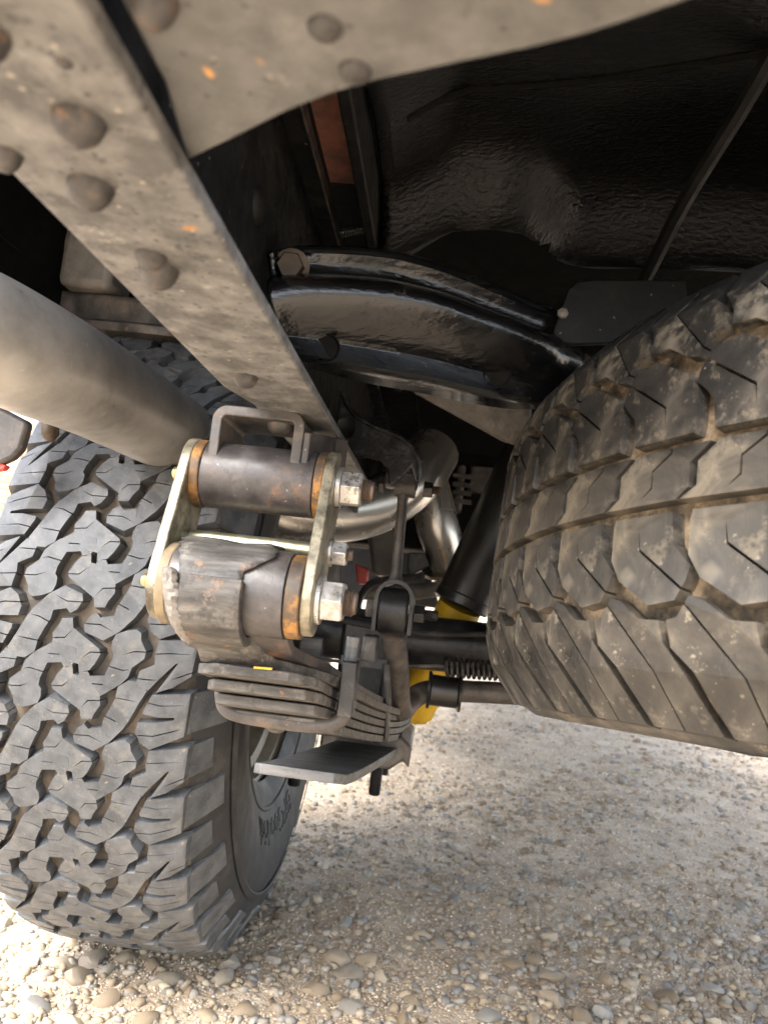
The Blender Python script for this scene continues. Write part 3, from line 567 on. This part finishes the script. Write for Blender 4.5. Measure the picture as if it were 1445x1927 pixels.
# second clamp further along
Y2 = .80; x2 = xcen(Y2); z2 = zm(Y2)
bm = bmesh.new(); tube(bm, bez([at(x, y, Y2) for x, y in [(636, 1296), (676, 1297), (690, 1306), (694, 1330), (699, 1378), (706, 1392), (720, 1392), (726, 1375), (728, 1250)]], 4), .004, 8); link_mesh('second_clamp', bm, M['black_part'], sp)
bm = bmesh.new(); box(bm, at(640, 1250, Y2 + .01), at(730, 1242, Y2 + .016)); link_mesh('clamp_pin', bm, M['black_part'], sp)
bm = bmesh.new(); prism(bm, [at(x, y, Y2 + .02) for x, y in [(718, 1380), (726, 1385), (734, 1330), (732, 1255), (726, 1255)]], (0, .03, 0)); link_mesh('clamp_plate', bm, M['leaf'], sp)
bm = bmesh.new(); prism(bm, [at(x, y, .452) for x, y in [(478, 1254), (512, 1257), (511, 1261), (477, 1258)]], (0, .003, 0)); link_mesh('paint_mark', bm, M['yellow'], sp)

# spring seat plate under the axle with its U bolt
pt = thing('spring_plate', 'dark steel spring plate and U bolt clamped beneath the axle', 'spring plate', at(710, 1400, .97))
a = at(640, 1372, .95); b = at(772, 1420, .95); zt_ = a.z - .002
bm = bmesh.new(); prism(bm, [(a.x - .02, .93, zt_ - .034), (a.x + .065, .93, zt_ - .034), (b.x - .008, .93, zt_ - .022), (b.x, .93, zt_ - .03), (b.x + .001, .93, zt_ - .004), (b.x - .012, .93, zt_ + .006), (a.x - .02, .93, zt_ + .006)], (0, .14, 0))
link_mesh('plate', bm, M['brown_steel'], pt, bev=.004)
p = at(711, 1432, .96)
link_mesh('u_bolt', thread_bm(p, (0, 0, -1), .0075, .040, .002), M['black_part'], pt)
p = at(724, 1432, 1.02); link_mesh('u_bolt', thread_bm(p, (0, 0, -1), .0065, .017, .002), M['black_part'], pt)
p = at(556, 1452, 1.05); link_mesh('u_bolt', thread_bm(p, (0, 0, -1), .009, .018, .002), M['black_part'], pt)

# ------------------------------------------------------------------ axle
ax = thing('rear_axle', 'black rear axle tube crossing behind the anti roll bar', 'axle', (.0, 1.06, .403))
AC = at(800, 1212, 1.03); bm = bmesh.new(); lathe(bm, (-.24, 1.06, .402), (1, 0, 0), [(0, 0), (0, .055), (.03, .055), (.04, .036), (.46, .036), (.5, .05), (.56, .085), (.66, .095), (.78, .09), (.86, .05), (.9, .036), (1.2, .036), (1.2, 0)], 32); link_mesh('axle_tube', bm, M['black_part'], ax)
bm = bmesh.new(); box(bm, at(560, 1245, .98), at(612, 1200, 1.0)); link_mesh('bracket', bm, M['leaf_blue'], ax, bev=.002)
a = at(618, 1395, 1.0); b = at(738, 1170, 1.02)
bm = bmesh.new(); box(bm, (a.x, 1.0, a.z), (b.x, 1.04, b.z)); link_mesh('spring_pad', bm, M['black_part'], ax, bev=.006)
bm = bmesh.new(); tube(bm, bez([at(620, 1162, 1.0), at(700, 1178, 1.0), at(800, 1192, 1.0), at(1000, 1192, 1.0)], 5), .004, 8); link_mesh('brake_pipe', bm, M['black_part'], ax)
bm = bmesh.new(); tube(bm, bez([at(560, 1236, .97), at(725, 1253, .97), at(810, 1253, .96), at(835, 1254, .96)], 5), .0022, 8); cb = link_mesh('handbrake_cable', bm, M['leaf'], None, loc=at(725, 1250, .97)); tag(cb, 'thin grey brake cable running to the coil spring along the axle', 'cable')
cs = bmesh.new(); a = at(836, 1255, .955); b = at(955, 1264, .95); d = (b - a); u, w = frame(d); n = 12
tube(cs, [a + d * (i / (n * 10)) + .0105 * (math.cos(2 * PI * i / 10) * u + math.sin(2 * PI * i / 10) * w) for i in range(n * 10 + 1)], .0023, 7)
cs = link_mesh('coil_spring', cs, M['black_part'], None, loc=a); tag(cs, 'small dark coil return spring stretched above the anti roll bar', 'spring')

# ------------------------------------------------------------------ anti roll bar, drop link and bracket
ar = thing('anti_roll_bar', 'dark anti roll bar rising to the drop link eye, with rubber bush', 'anti roll bar', at(750, 1340, .93))
path = bez([at(1120, 1322, .98), at(1000, 1308, .98), at(900, 1302, .98), at(835, 1300, .98), at(800, 1302, .975), at(772, 1318, .955), at(757, 1335, .92), at(750, 1322, .89), at(747, 1270, .85), at(743, 1220, .82), at(741, 1190, .80)], 6)
bm = bmesh.new(); tube(bm, path, .0135, 20); link_mesh('bar', bm, M['brown_steel'], ar)
e = at(741, 1150, .79)
bm = bmesh.new(); tube(bm, [e + Vector((-.0145, 0, 0)), e + Vector((.0145, 0, 0))], .0235, 28); link_mesh('eye', bm, M['black_part'], ar, bev=.002)
c = at(836, 1301, .98); bm = bmesh.new(); lathe(bm, c + Vector((-.018, 0, 0)), (1, 0, 0), [(-.003, .013), (-.003, .0225), (.0, .0235), (.002, .019), (.034, .019), (.036, .0235), (.039, .0225), (.039, .013)], 28); link_mesh('rubber_bush', bm, M['shock_black'], ar)
dl = thing('drop_link', 'upright rusty drop link rod with forked lower end', 'drop link', at(748, 1020, .79))
t0 = at(759, 925, .80); t1 = at(744, 1098, .79)
bm = bmesh.new(); tube(bm, [t0, t0.lerp(t1, .1), t0.lerp(t1, .55), t0.lerp(t1, .9), t1], .0062, 16, rf=lambda t: .0075 - .002 * min(1, t * 8) + .0025 * max(0, t - .8) * 5); link_mesh('rod', bm, M['brown_steel'], dl)
pts = [(e.x - .020, e.z - .022), (e.x - .020, e.z + .012)] + rnd(e.x, e.z + .012, .020, 180, 0, 10) + [(e.x + .020, e.z + .012), (e.x + .020, e.z - .022)]
link_mesh('fork', arch(pts, .0042, e.y - .017, e.y + .017), M['black_part'], dl, bev=.0008)
link_mesh('bolt_head', hex_bm(e + Vector((-.0205, 0, 0)), (-1, 0, 0), .017, .008), M['brown_steel'], dl, bev=.0004)
link_mesh('nut', hex_bm(e + Vector((.0205, 0, 0)), (1, 0, 0), .017, .011), M['black_part'], dl, bev=.0004)
link_mesh('bolt_end', thread_bm(e + Vector((.031, 0, 0)), (1, 0, 0), .0058, .014), M['black_part'], dl)
h = at(763, 917, .80)
bm = bmesh.new(); tube(bm, [h + Vector((-.011, 0, 0)), h + Vector((.011, 0, 0))], .011, 20); link_mesh('upper_eye', bm, M['brown_steel'], dl, bev=.001)
link_mesh('bolt_head', hex_bm(h + Vector((-.0225, 0, 0)), (-1, 0, 0), .0145, .006), M['brown_steel'], dl, bev=.0004)
link_mesh('nut', hex_bm(h + Vector((.019, 0, 0)), (1, 0, 0), .0155, .010), M['black_part'], dl, bev=.0004)
link_mesh('bolt_end', thread_bm(h + Vector((.029, 0, 0)), (1, 0, 0), .0048, .008), M['thread'], dl)
bk = thing('link_bracket', 'dark painted curved bracket arching from the rail to the drop link', 'bracket', at(680, 830, .80))
outl = [(588, 712), (612, 716), (640, 740), (660, 775), (700, 800), (745, 818), (775, 838), (790, 868), (790, 908), (782, 912), (774, 880), (752, 905), (734, 915), (728, 885), (715, 868), (690, 862), (640, 862), (600, 840), (580, 760)]
bm = bmesh.new(); prism(bm, [at(x, y, .785) for x, y in outl], (0, .022, .004)); link_mesh('arm', bm, M['link_black'], bk, bev=.003)
bm = bmesh.new(); tube(bm, bez([at(612, 714, .777), at(645, 745, .777), at(665, 778, .777), at(705, 802, .777), at(748, 820, .777), at(776, 843, .777), at(789, 872, .777), at(788, 905, .777)], 5), .0026, 8); link_mesh('rib', bm, M['link_black'], bk)
bm = bmesh.new(); box(bm, at(722, 914, .79), at(788, 896, .81)); link_mesh('foot', bm, M['link_black'], bk, bev=.002)
bm = bmesh.new(); lathe(bm, at(650, 806, .7835), (0, -1, 0), [(0, 0), (0, .009), (.0015, .011), (.0005, .008), (-.0, 0)], 18); link_mesh('hole_disc', bm, M['shock_black'], bk)

# ------------------------------------------------------------------ shock absorber
sk = thing('shock_absorber', 'black and yellow shock absorber leaning behind the axle by the spare tyre', 'shock absorber', at(800, 1340, 1.18))
a = at(866, 1140, 1.12); b = at(985, 880, 1.12); d = (b - a).normalized()
bm = bmesh.new(); lathe(bm, a, d, [(-.001, 0), (-.001, .038), (.002, .041), (.014, .041), (.016, .0395), (.40, .0395)], 36); link_mesh('dust_tube', bm, M['shock_black'], sk)
lo = at(776, 1335, 1.16)
bm = bmesh.new(); d2 = (a - lo); tube(bm, [lo, lo + d2 * .3, a - d * .001], .032, 28); link_mesh('body', bm, M['yellow'], sk)
bm = bmesh.new(); lathe(bm, lo, -d2, [(0, .03), (.008, .027), (.014, .018), (.016, 0)], 28); link_mesh('end_cap', bm, M['yellow'], sk)

# ------------------------------------------------------------------ exhaust
ex = thing('exhaust_pipe', 'large dull stainless exhaust pipe sweeping in from the left behind the rail', 'exhaust pipe', at(180, 740, .62))
path = bez([at(-260, 560, .38), at(-90, 605, .42), at(60, 672, .475), at(200, 742, .58), at(372, 845, .78), at(470, 925, .90)], 8)
bm = bmesh.new(); tube(bm, path, .0385, 40); link_mesh('pipe', bm, M['stainless'], ex)
bm = bmesh.new(); i0 = 36; dd = (path[i0 + 1] - path[i0]).normalized(); lathe(bm, path[i0], dd, [(-.003, .038), (-.0015, .0396), (0, .0398), (.0015, .0396), (.003, .038)], 40); link_mesh('weld_bead', bm, M['stainless'], ex)
p = at(95, 818, .56); bm = bmesh.new(); lathe(bm, p, (.3, -.3, -1), [(-.015, 0), (-.015, .007), (0, .0065), (.004, .004), (.006, 0)], 12); link_mesh('hanger_pin', bm, M['bolt_rust'], ex)
ex2 = thing('exhaust_elbow', 'bright stainless exhaust elbow curving up behind the drop link', 'exhaust pipe', at(700, 960, 1.1))
bm = bmesh.new(); tube(bm, bez([at(450, 930, 1.05), at(560, 965, 1.08), at(650, 965, 1.10), at(720, 945, 1.12), at(780, 900, 1.15), at(815, 850, 1.2)], 8), .042, 36); link_mesh('pipe', bm, M['stainless_bright'], ex2)
ex3 = thing('exhaust_front_pipe', 'shiny flattened stainless pipe dropping between elbow and black shock', 'exhaust pipe', at(830, 1000, 1.3))
bm = bmesh.new(); pth = bez([at(790, 860, 1.3), at(806, 920, 1.3), at(826, 1000, 1.3), at(850, 1080, 1.32), at(862, 1120, 1.34)], 8)
tube(bm, pth, .036, 28, rf=lambda t: .036 - .004 * math.exp(-((t - .62) / .08) ** 2)); link_mesh('pipe', bm, M['stainless_bright'], ex3)
bm = bmesh.new(); c = at(842, 1060, 1.31); lathe(bm, c, pth[-1] - pth[-9], [(0, .03), (0, .046), (.006, .046), (.006, .03)], 28, True); link_mesh('flange', bm, M['zinc'], ex3)

# ------------------------------------------------------------------ gearbox side clutter seen through the gap
tb = thing('grey_housing', 'dull grey housing seen through the gap behind the drop link', 'housing', at(710, 1040, 1.35))
bm = bmesh.new(); prism(bm, [at(x, y, 1.3) for x, y in [(690, 1000), (745, 985), (752, 1075), (735, 1085), (700, 1082)]], (0, .1, 0)); link_mesh('case', bm, M['hub_grey'], tb, bev=.008)
bm = bmesh.new(); tube(bm, bez([at(690, 1108, 1.25), at(720, 1106, 1.25), at(770, 1114, 1.25), at(826, 1108, 1.25)], 6), .0125, 16); link_mesh('grey_pipe', bm, M['hub_grey'], tb)
bm = bmesh.new(); tube(bm, bez([at(672, 1180, 1.2), at(676, 1130, 1.2), at(700, 1098, 1.2), at(740, 1090, 1.2), at(800, 1085, 1.2)], 6), .006, 10); link_mesh('black_strap', bm, M['black_part'], tb)
bm = bmesh.new(); prism(bm, [at(x, y, 1.28) for x, y in [(768, 1040), (800, 1040), (808, 1065), (775, 1082), (766, 1080)]], (0, .05, 0)); link_mesh('black_clip', bm, M['black_part'], tb, bev=.002)
rt = bmesh.new(); prism(rt, [at(x, y, 1.3) for x, y in [(668, 1060), (692, 1070), (690, 1100), (672, 1098)]], (0, .03, 0)); rt = link_mesh('red_cap', rt, M['red_tag'], None, loc=at(680, 1080, 1.3), bev=.003); tag(rt, 'small red plastic cap half hidden behind the shackle plate', 'cap')
gb = thing('gearbox', 'brown finned casing high in the dark gap behind the stainless pipes', 'gearbox', at(880, 920, 1.42))
bm = bmesh.new(); box(bm, at(850, 960, 1.40), at(875, 885, 1.46)); link_mesh('case', bm, M['brown_steel'], gb, bev=.006)
for i in range(4):
    bm = bmesh.new(); p = at(866, 895 + 16 * i, 1.39); box(bm, p + Vector((-.014, 0, -.004)), p + Vector((.02, .008, .004))); link_mesh('fin', bm, M['brown_steel'], gb, bev=.001)
bm = bmesh.new(); box(bm, at(880, 925, 1.42), at(960, 885, 1.44)); link_mesh('lug', bm, M['brown_steel'], gb, bev=.004)
bm = bmesh.new(); box(bm, at(640, 830, 1.42), at(1000, 700, 1.43)); link_mesh('heat_shield', bm, M['dark_body'], gb)

# ------------------------------------------------------------------ tyres
def slit(poly, line, w=.9):
    """cut a thin dead-end slit into a polygon, starting at the edge nearest line[0]"""
    P = [Vector(p) for p in poly]; Lp = [Vector(p) for p in line]; n = len(P); best = None
    for i in range(n):
        a, b = P[i], P[(i + 1) % n]; d = b - a; t = max(.08, min(.92, (Lp[0] - a).dot(d) / max(1e-9, d.length_squared))); q = a + d * t
        if best is None or (q - Lp[0]).length < best[0]: best = ((q - Lp[0]).length, i, q, d.normalized())
    _, i, q, d = best; Lp[0] = q; A = []; B = []
    for k, p in enumerate(Lp[:-1]):
        t = (Lp[k + 1] - Lp[max(0, k - 1)]).normalized(); nn = Vector((-t.y, t.x))
        if k == 0: A.append(p - d * w / 2 * 1.0); B.append(p + d * w / 2)
        else:
            s = 1 if nn.dot(d) > 0 else -1; A.append(p - nn * s * w / 2); B.append(p + nn * s * w / 2)
    ins = A + [Lp[-1]] + B[::-1]
    return P[:i + 1] + ins + P[i + 1:]
def block_mesh(name, poly, surf, depth, m, extra=None, draft=1.10):
    """poly in (u, v) mm; surf(u, v, depth) -> point"""
    P = [Vector((p[0], p[1], 0)) for p in poly]; n = len(P); tri = tessellate_polygon([P]); c = sum(P, Vector()) / n
    bm = bmesh.new(); T = [bm.verts.new(surf(p.x, p.y, 0)) for p in P]
    B = [bm.verts.new(surf(c.x + (p.x - c.x) * draft, c.y + (p.y - c.y) * draft, depth)) for p in P]
    for t in tri:
        try: bm.faces.new([T[i] for i in t])
        except ValueError: pass
    for i in range(n): bm.faces.new((T[i], T[(i + 1) % n], B[(i + 1) % n], B[i]))
    bmesh.ops.recalc_face_normals(bm, faces=bm.faces)
    # point the top outward
    if extra: extra(bm)
    me = bpy.data.meshes.new(name); bm.to_mesh(me); bm.free(); me.materials.append(m); return me

# --- road wheel, axis along X
RW, WX, WY, WZ = .403, -.3025, 1.06, .403
def crown(v): a = abs(v) / 97; return 3.0 * a * a + 5 * max(0, a - .72) ** 2 * 10
def wsurf(u, v, dep):
    r = RW - (crown(v) + dep) / 1000; a = u / 1000 / RW
    return Vector((v / 1000, -r * math.cos(a), r * math.sin(a)))
K = 7.75; PITCH = 2 * PI * RW * 1000 / 26
def tr(pts):
    out = []
    for x, y in pts:
        y -= .085 * (x - 421); x -= .062 * (y - 545); out.append((-(y - 545) * PITCH / 752, (x - 421) / K))
    return out
RAW = {
 'S1': ([(945, 342), (1175, 340), (1172, 612), (1095, 640), (975, 688), (912, 645), (872, 575), (880, 515), (1000, 514), (1100, 502), (1102, 486), (1005, 482), (905, 462), (905, 440)], [[(925, 392), (1010, 410), (1160, 412)], [(880, 600), (990, 600), (1100, 574), (1160, 560)]]),
 'S2': ([(975, 732), (1210, 730), (1205, 955), (1110, 1020), (1010, 1052), (1116, 872), (1098, 876), (960, 1040), (900, 1015), (878, 985), (888, 920), (975, 880), (965, 830)], [[(965, 815), (1060, 812), (1190, 818)], [(880, 968), (960, 974), (1010, 974)], [(1205, 930), (1140, 955), (1085, 972)]]),
 'B1': ([(702, 295), (760, 258), (815, 262), (888, 318), (850, 395), (835, 430), (800, 510), (770, 560), (690, 650), (598, 705), (470, 655), (458, 612), (482, 560), (520, 535), (552, 565), (635, 552), (640, 500), (668, 440), (695, 370)], [[(697, 370), (770, 375), (842, 388)], [(640, 475), (720, 512), (792, 526)], [(462, 605), (560, 608), (655, 652)]]),
 'B2': ([(660, 745), (675, 700), (735, 678), (800, 668), (832, 690), (842, 735), (886, 800), (882, 845), (815, 900), (800, 960), (765, 1000), (630, 1088), (482, 1045), (468, 985), (490, 938), (540, 930), (560, 958), (650, 952), (682, 860), (685, 815), (665, 790)], [[(884, 803), (810, 802), (740, 825)], [(690, 905), (760, 918), (806, 911)], [(470, 1000), (650, 1008), (712, 1040)]]),
 'C1': ([(312, 178), (375, 160), (388, 212), (440, 225), (515, 262), (580, 335), (592, 400), (562, 450), (550, 488), (482, 490), (465, 432), (380, 378), (272, 308), (258, 278), (285, 215)], [[(260, 287), (330, 287), (385, 238)], [(590, 368), (508, 372), (470, 420)]]),
}
blk = {}
for nme, (pl, sl_) in RAW.items():
    q = tr(pl); ex_ = None
    for s_ in sl_: q = slit(q, tr(s_), .95)
    cu = sum(a_ for a_, _ in q) / len(q); cv = sum(b_ for _, b_ in q) / len(q); q = [(cu + (a_ - cu) * 1.10, cv + (b_ - cv) * 1.065) for a_, b_ in q]
    blk[nme] = q; blk[nme + 'r'] = [(-u, -v) for u, v in q]
blk['C2'] = [(-u, -v) for u, v in blk['C1']]; blk.pop('C1r')
def lug(sgn, u0, u1, long):
    def f(bm):
        def pt(u, vv, r): a = u / 1000 / RW; return Vector((vv / 1000 * sgn, -r * math.cos(a), r * math.sin(a)))
        prof = [(96, .3935), (101, .389), (112, .372), (124, .352)] if long else [(98, .392), (104, .384), (110, .374), (116, .364)]
        for side in (0,):
            rows = [[bm.verts.new(pt(u, v_, r_)) for u in (u0, (u0 + u1) / 2, u1)] for v_, r_ in prof]
            low = [[bm.verts.new(pt(u, v_ - 9, r_ - .004)) for u in (u0 - 1.5, (u0 + u1) / 2, u1 + 1.5)] for v_, r_ in prof]
            for A in (rows,):
                for a, b in zip(A, A[1:]):
                    for i in range(2): bm.faces.new((a[i], a[i + 1], b[i + 1], b[i]))
            for i in (0, 2):
                for k in range(len(rows) - 1): bm.faces.new((rows[k][i], rows[k + 1][i], low[k + 1][i], low[k][i]))
            for i in range(2):
                bm.faces.new((rows[-1][i], rows[-1][i + 1], low[-1][i + 1], low[-1][i])); bm.faces.new((rows[0][i], rows[0][i + 1], low[0][i + 1], low[0][i]))
    return f
meshes = {}
for nme, q in blk.items():
    exf = None
    if nme[0] == 'S':
        us = [u for u, v in q]; sg = -1 if nme.endswith('r') else 1
        big = [u for u, v in q if v * sg > 88]
        exf = lug(sg, min(big) + 1, max(big) - 1, nme[1] == '1')
    meshes[nme] = block_mesh('tread_block', q, wsurf, 10.5, M['rubber'], exf)
wh = thing('all_terrain_wheel', 'black chunky all terrain rear tyre standing on the gravel at left', 'wheel', (WX, WY, WZ))
bm = bmesh.new(); prof = [(-.100, .205), (-.112, .225), (-.124, .265), (-.130, .31), (-.124, .345), (-.112, .368), (-.100, .381), (-.090, .3875), (-.06, .3915), (0, .3925), (.06, .3915), (.090, .3875), (.100, .381), (.112, .368), (.124, .345), (.130, .31), (.124, .265), (.112, .225), (.100, .205)]
c0 = Vector((WX, WY, WZ)); lathe(bm, c0, (1, 0, 0), prof, 120); ty = link_mesh('tyre', bm, M['carcass'], wh, sharp=60)
ty.data.materials.append(M['sidewall'])
for p in ty.data.polygons:
    if abs(p.center.x) > .1: p.material_index = 1
for i in range(26):
    for nme, me in meshes.items():
        o = bpy.data.objects.new('tread_block', me); C.objects.link(o); o.parent = ty; o.rotation_euler = (-2 * PI * i / 26 - .03, 0, 0)
# raised sidewall ribs and lettering
bm = bmesh.new(); lathe(bm, c0, (1, 0, 0), [(.1135, .232), (.1165, .234), (.1175, .2375), (.1155, .2405)], 96); child('bead_ring', bm, M['sidewall'], ty)
bm = bmesh.new(); lathe(bm, c0, (1, 0, 0), [(.127, .338), (.1285, .335), (.130, .331), (.1293, .329)], 96); child('shoulder_ring', bm, M['sidewall'], ty)
fc = bpy.data.curves.new('lettering', 'FONT'); fc.body = 'BFGoodrich'; fc.size = .043; fc.extrude = .0007; fc.align_x = 'CENTER'; fc.align_y = 'CENTER'
fo = bpy.data.objects.new('lettering', fc); C.objects.link(fo); bpy.context.view_layer.update()
tm = bpy.data.meshes.new_from_object(fo.evaluated_get(bpy.context.evaluated_depsgraph_get())); bpy.data.objects.remove(fo)
TEXT_A = R(-94)
for v_ in tm.vertices:
    x, y, z = v_.co; r = .262 + y; a = TEXT_A - x / .262
    xs = float(np.interp(r, [.225, .265, .31, .345], [.112, .124, .130, .124])) + .0006 + z
    v_.co = Vector((xs, r * math.cos(a), r * math.sin(a)))
tm.materials.append(M['sidewall']); o = bpy.data.objects.new('lettering', tm); C.objects.link(o); o.parent = ty
# rim
bm = bmesh.new(); lathe(bm, c0, (1, 0, 0), [(.092, .207), (.100, .214), (.103, .2205), (.1005, .222), (.098, .216), (.09, .2035), (.075, .2), (.07, .19), (.04, .186), (.01, .172), (-.04, .17), (-.06, .14), (-.06, 0)], 64); link_mesh('rim', bm, M['rim'], wh)
bm = bmesh.new(); lathe(bm, c0, (1, 0, 0), [(-.03, 0), (-.03, .15), (.055, .15), (.06, .14), (.06, .06), (.06, 0)], 48); link_mesh('brake_drum', bm, M['hub_grey'], wh)

# --- spare wheel, axis nearly vertical
SR = .39; SC = Vector((.4285, .549, .4905)); SA = Vector((.04, .115, 1)).normalized()
e1 = Vector((0, 1, 0)).cross(SA).normalized(); e2 = SA.cross(e1)
def scrown(v): a = abs(v); return 2.5 * (a / 105) ** 2 + 24 * max(0, (a - 58) / 50) ** 2.1
def ssurf(u, v, dep):
    r = SR - (scrown(v) + dep) / 1000; a = u / 1000 / SR
    return (Vector((r * math.cos(a), r * math.sin(a), -v / 1000)))
NP = 54; SP = 2 * PI * SR * 1000 / NP; g = SP / 44.0
sraw = {
 'r4': ([(1.4, 17.6), (34.8, 17.6), (36.5, 32), (45.5, 42), (44, 48), (39, 56.5), (25, 58.5), (6.5, 47), (0.5, 37), (0.5, 22)], [[(42.5, 52), (18, 33.5), (17, 24)]]),
 'r5a': ([(0.2, 57.5), (2, 54.5), (9, 56.5), (20, 64.5), (31, 65), (32, 74), (40, 86), (47, 109), (27, 109), (24.3, 86)], []),
 'r5b': ([(35, 65), (40.5, 63.5), (43.6, 58.5), (67.3, 86), (70, 109), (52, 109), (45, 85), (36, 76)], []),
 'r3': ([(12.5, -12.2), (51, -12.2), (52, -12), (42.2, -4), (42.2, 7), (36, 12), (-6.0, 12.2), (2.2, 7), (2.2, -4)], [[(32, -12.1), (32, -10), (22, -3), (22, 5), (16, 10)]]),
}
sblk = {}
for k_, (pl, sl_) in sraw.items():
    q = [(a * g, b) for a, b in pl]
    for s_ in sl_: q = slit(q, [(a * g, b) for a, b in s_], 1.3)
    sblk[k_] = q
for k_ in ('r4', 'r5a', 'r5b'): sblk[k_ + 'm'] = [(-a, -b) for a, b in sblk[k_]]
sw = thing('spare_wheel', 'worn muddy spare tyre slung flat under the vehicle at right', 'wheel', SC)
rot = Matrix((e1, e2, SA)).transposed().to_quaternion()
bm = bmesh.new(); half = [(.085, .205), (.094, .25), (.102, .29), (.109, .32), (.1135, .338), (.114, .347)] + [(v_ / 1000, SR - (scrown(v_) + 7.2) / 1000) for v_ in (111, 106, 100, 94, 88, 80, 70, 58, 45, 30, 15)]
prof = [(-a_, b_) for a_, b_ in half] + [(0, SR - .0072)] + half[::-1]
lathe(bm, (0, 0, 0), (0, 0, 1), prof, 140)
me = bpy.data.meshes.new('tyre'); bmesh.ops.recalc_face_normals(bm, faces=bm.faces); bm.to_mesh(me); bm.free(); me.materials.append(M['spare_dirt']); me.materials.append(M['spare_rubber']); me.shade_smooth()
for p in me.polygons:
    if abs(p.center.z) > .1: p.material_index = 1
st = bpy.data.objects.new('tyre', me); C.objects.link(st); st.parent = sw; st.rotation_mode = 'QUATERNION'; st.rotation_quaternion = rot
sm = {k_: block_mesh('tread_block', q, ssurf, 8.2, M['spare_rubber'], None, 1.03) for k_, q in sblk.items()}
restv, restf = [], []
for i in range(NP):
    a = 2 * PI * i / NP
    d = Vector((math.cos(a), math.sin(a), 0)); dw = rot @ d
    vis = dw.dot((CAM - (SC + dw * SR)).normalized()) > -.12 and (SC + dw * SR).x < .72
    for k_, me in sm.items():
        if vis:
            o = bpy.data.objects.new('tread_block', me); C.objects.link(o); o.parent = st; o.rotation_euler = (0, 0, a)
        else:
            mt_ = Matrix.Rotation(a, 3, 'Z'); base = len(restv); restv += [tuple(mt_ @ v_.co) for v_ in me.vertices]; restf += [[base + i_ for i_ in p.vertices] for p in me.polygons]
me = bpy.data.meshes.new('far_tread_blocks'); me.from_pydata(restv, [], restf); me.materials.append(M['spare_rubber'])
o = bpy.data.objects.new('far_tread_blocks', me); C.objects.link(o); o.parent = st; o['kind'] = 'stuff'
bm = bmesh.new(); lathe(bm, (0, 0, 0), (0, 0, 1), [(-.095, .205), (-.1, .214), (-.098, .2), (-.07, .19), (0, .17), (.05, .16), (.05, 0)], 48)
me = bpy.data.meshes.new('rim'); bm.to_mesh(me); bm.free(); me.materials.append(M['rim']); me.shade_smooth()
o = bpy.data.objects.new('rim', me); C.objects.link(o); o.parent = sw; o.rotation_mode = 'QUATERNION'; o.rotation_quaternion = rot
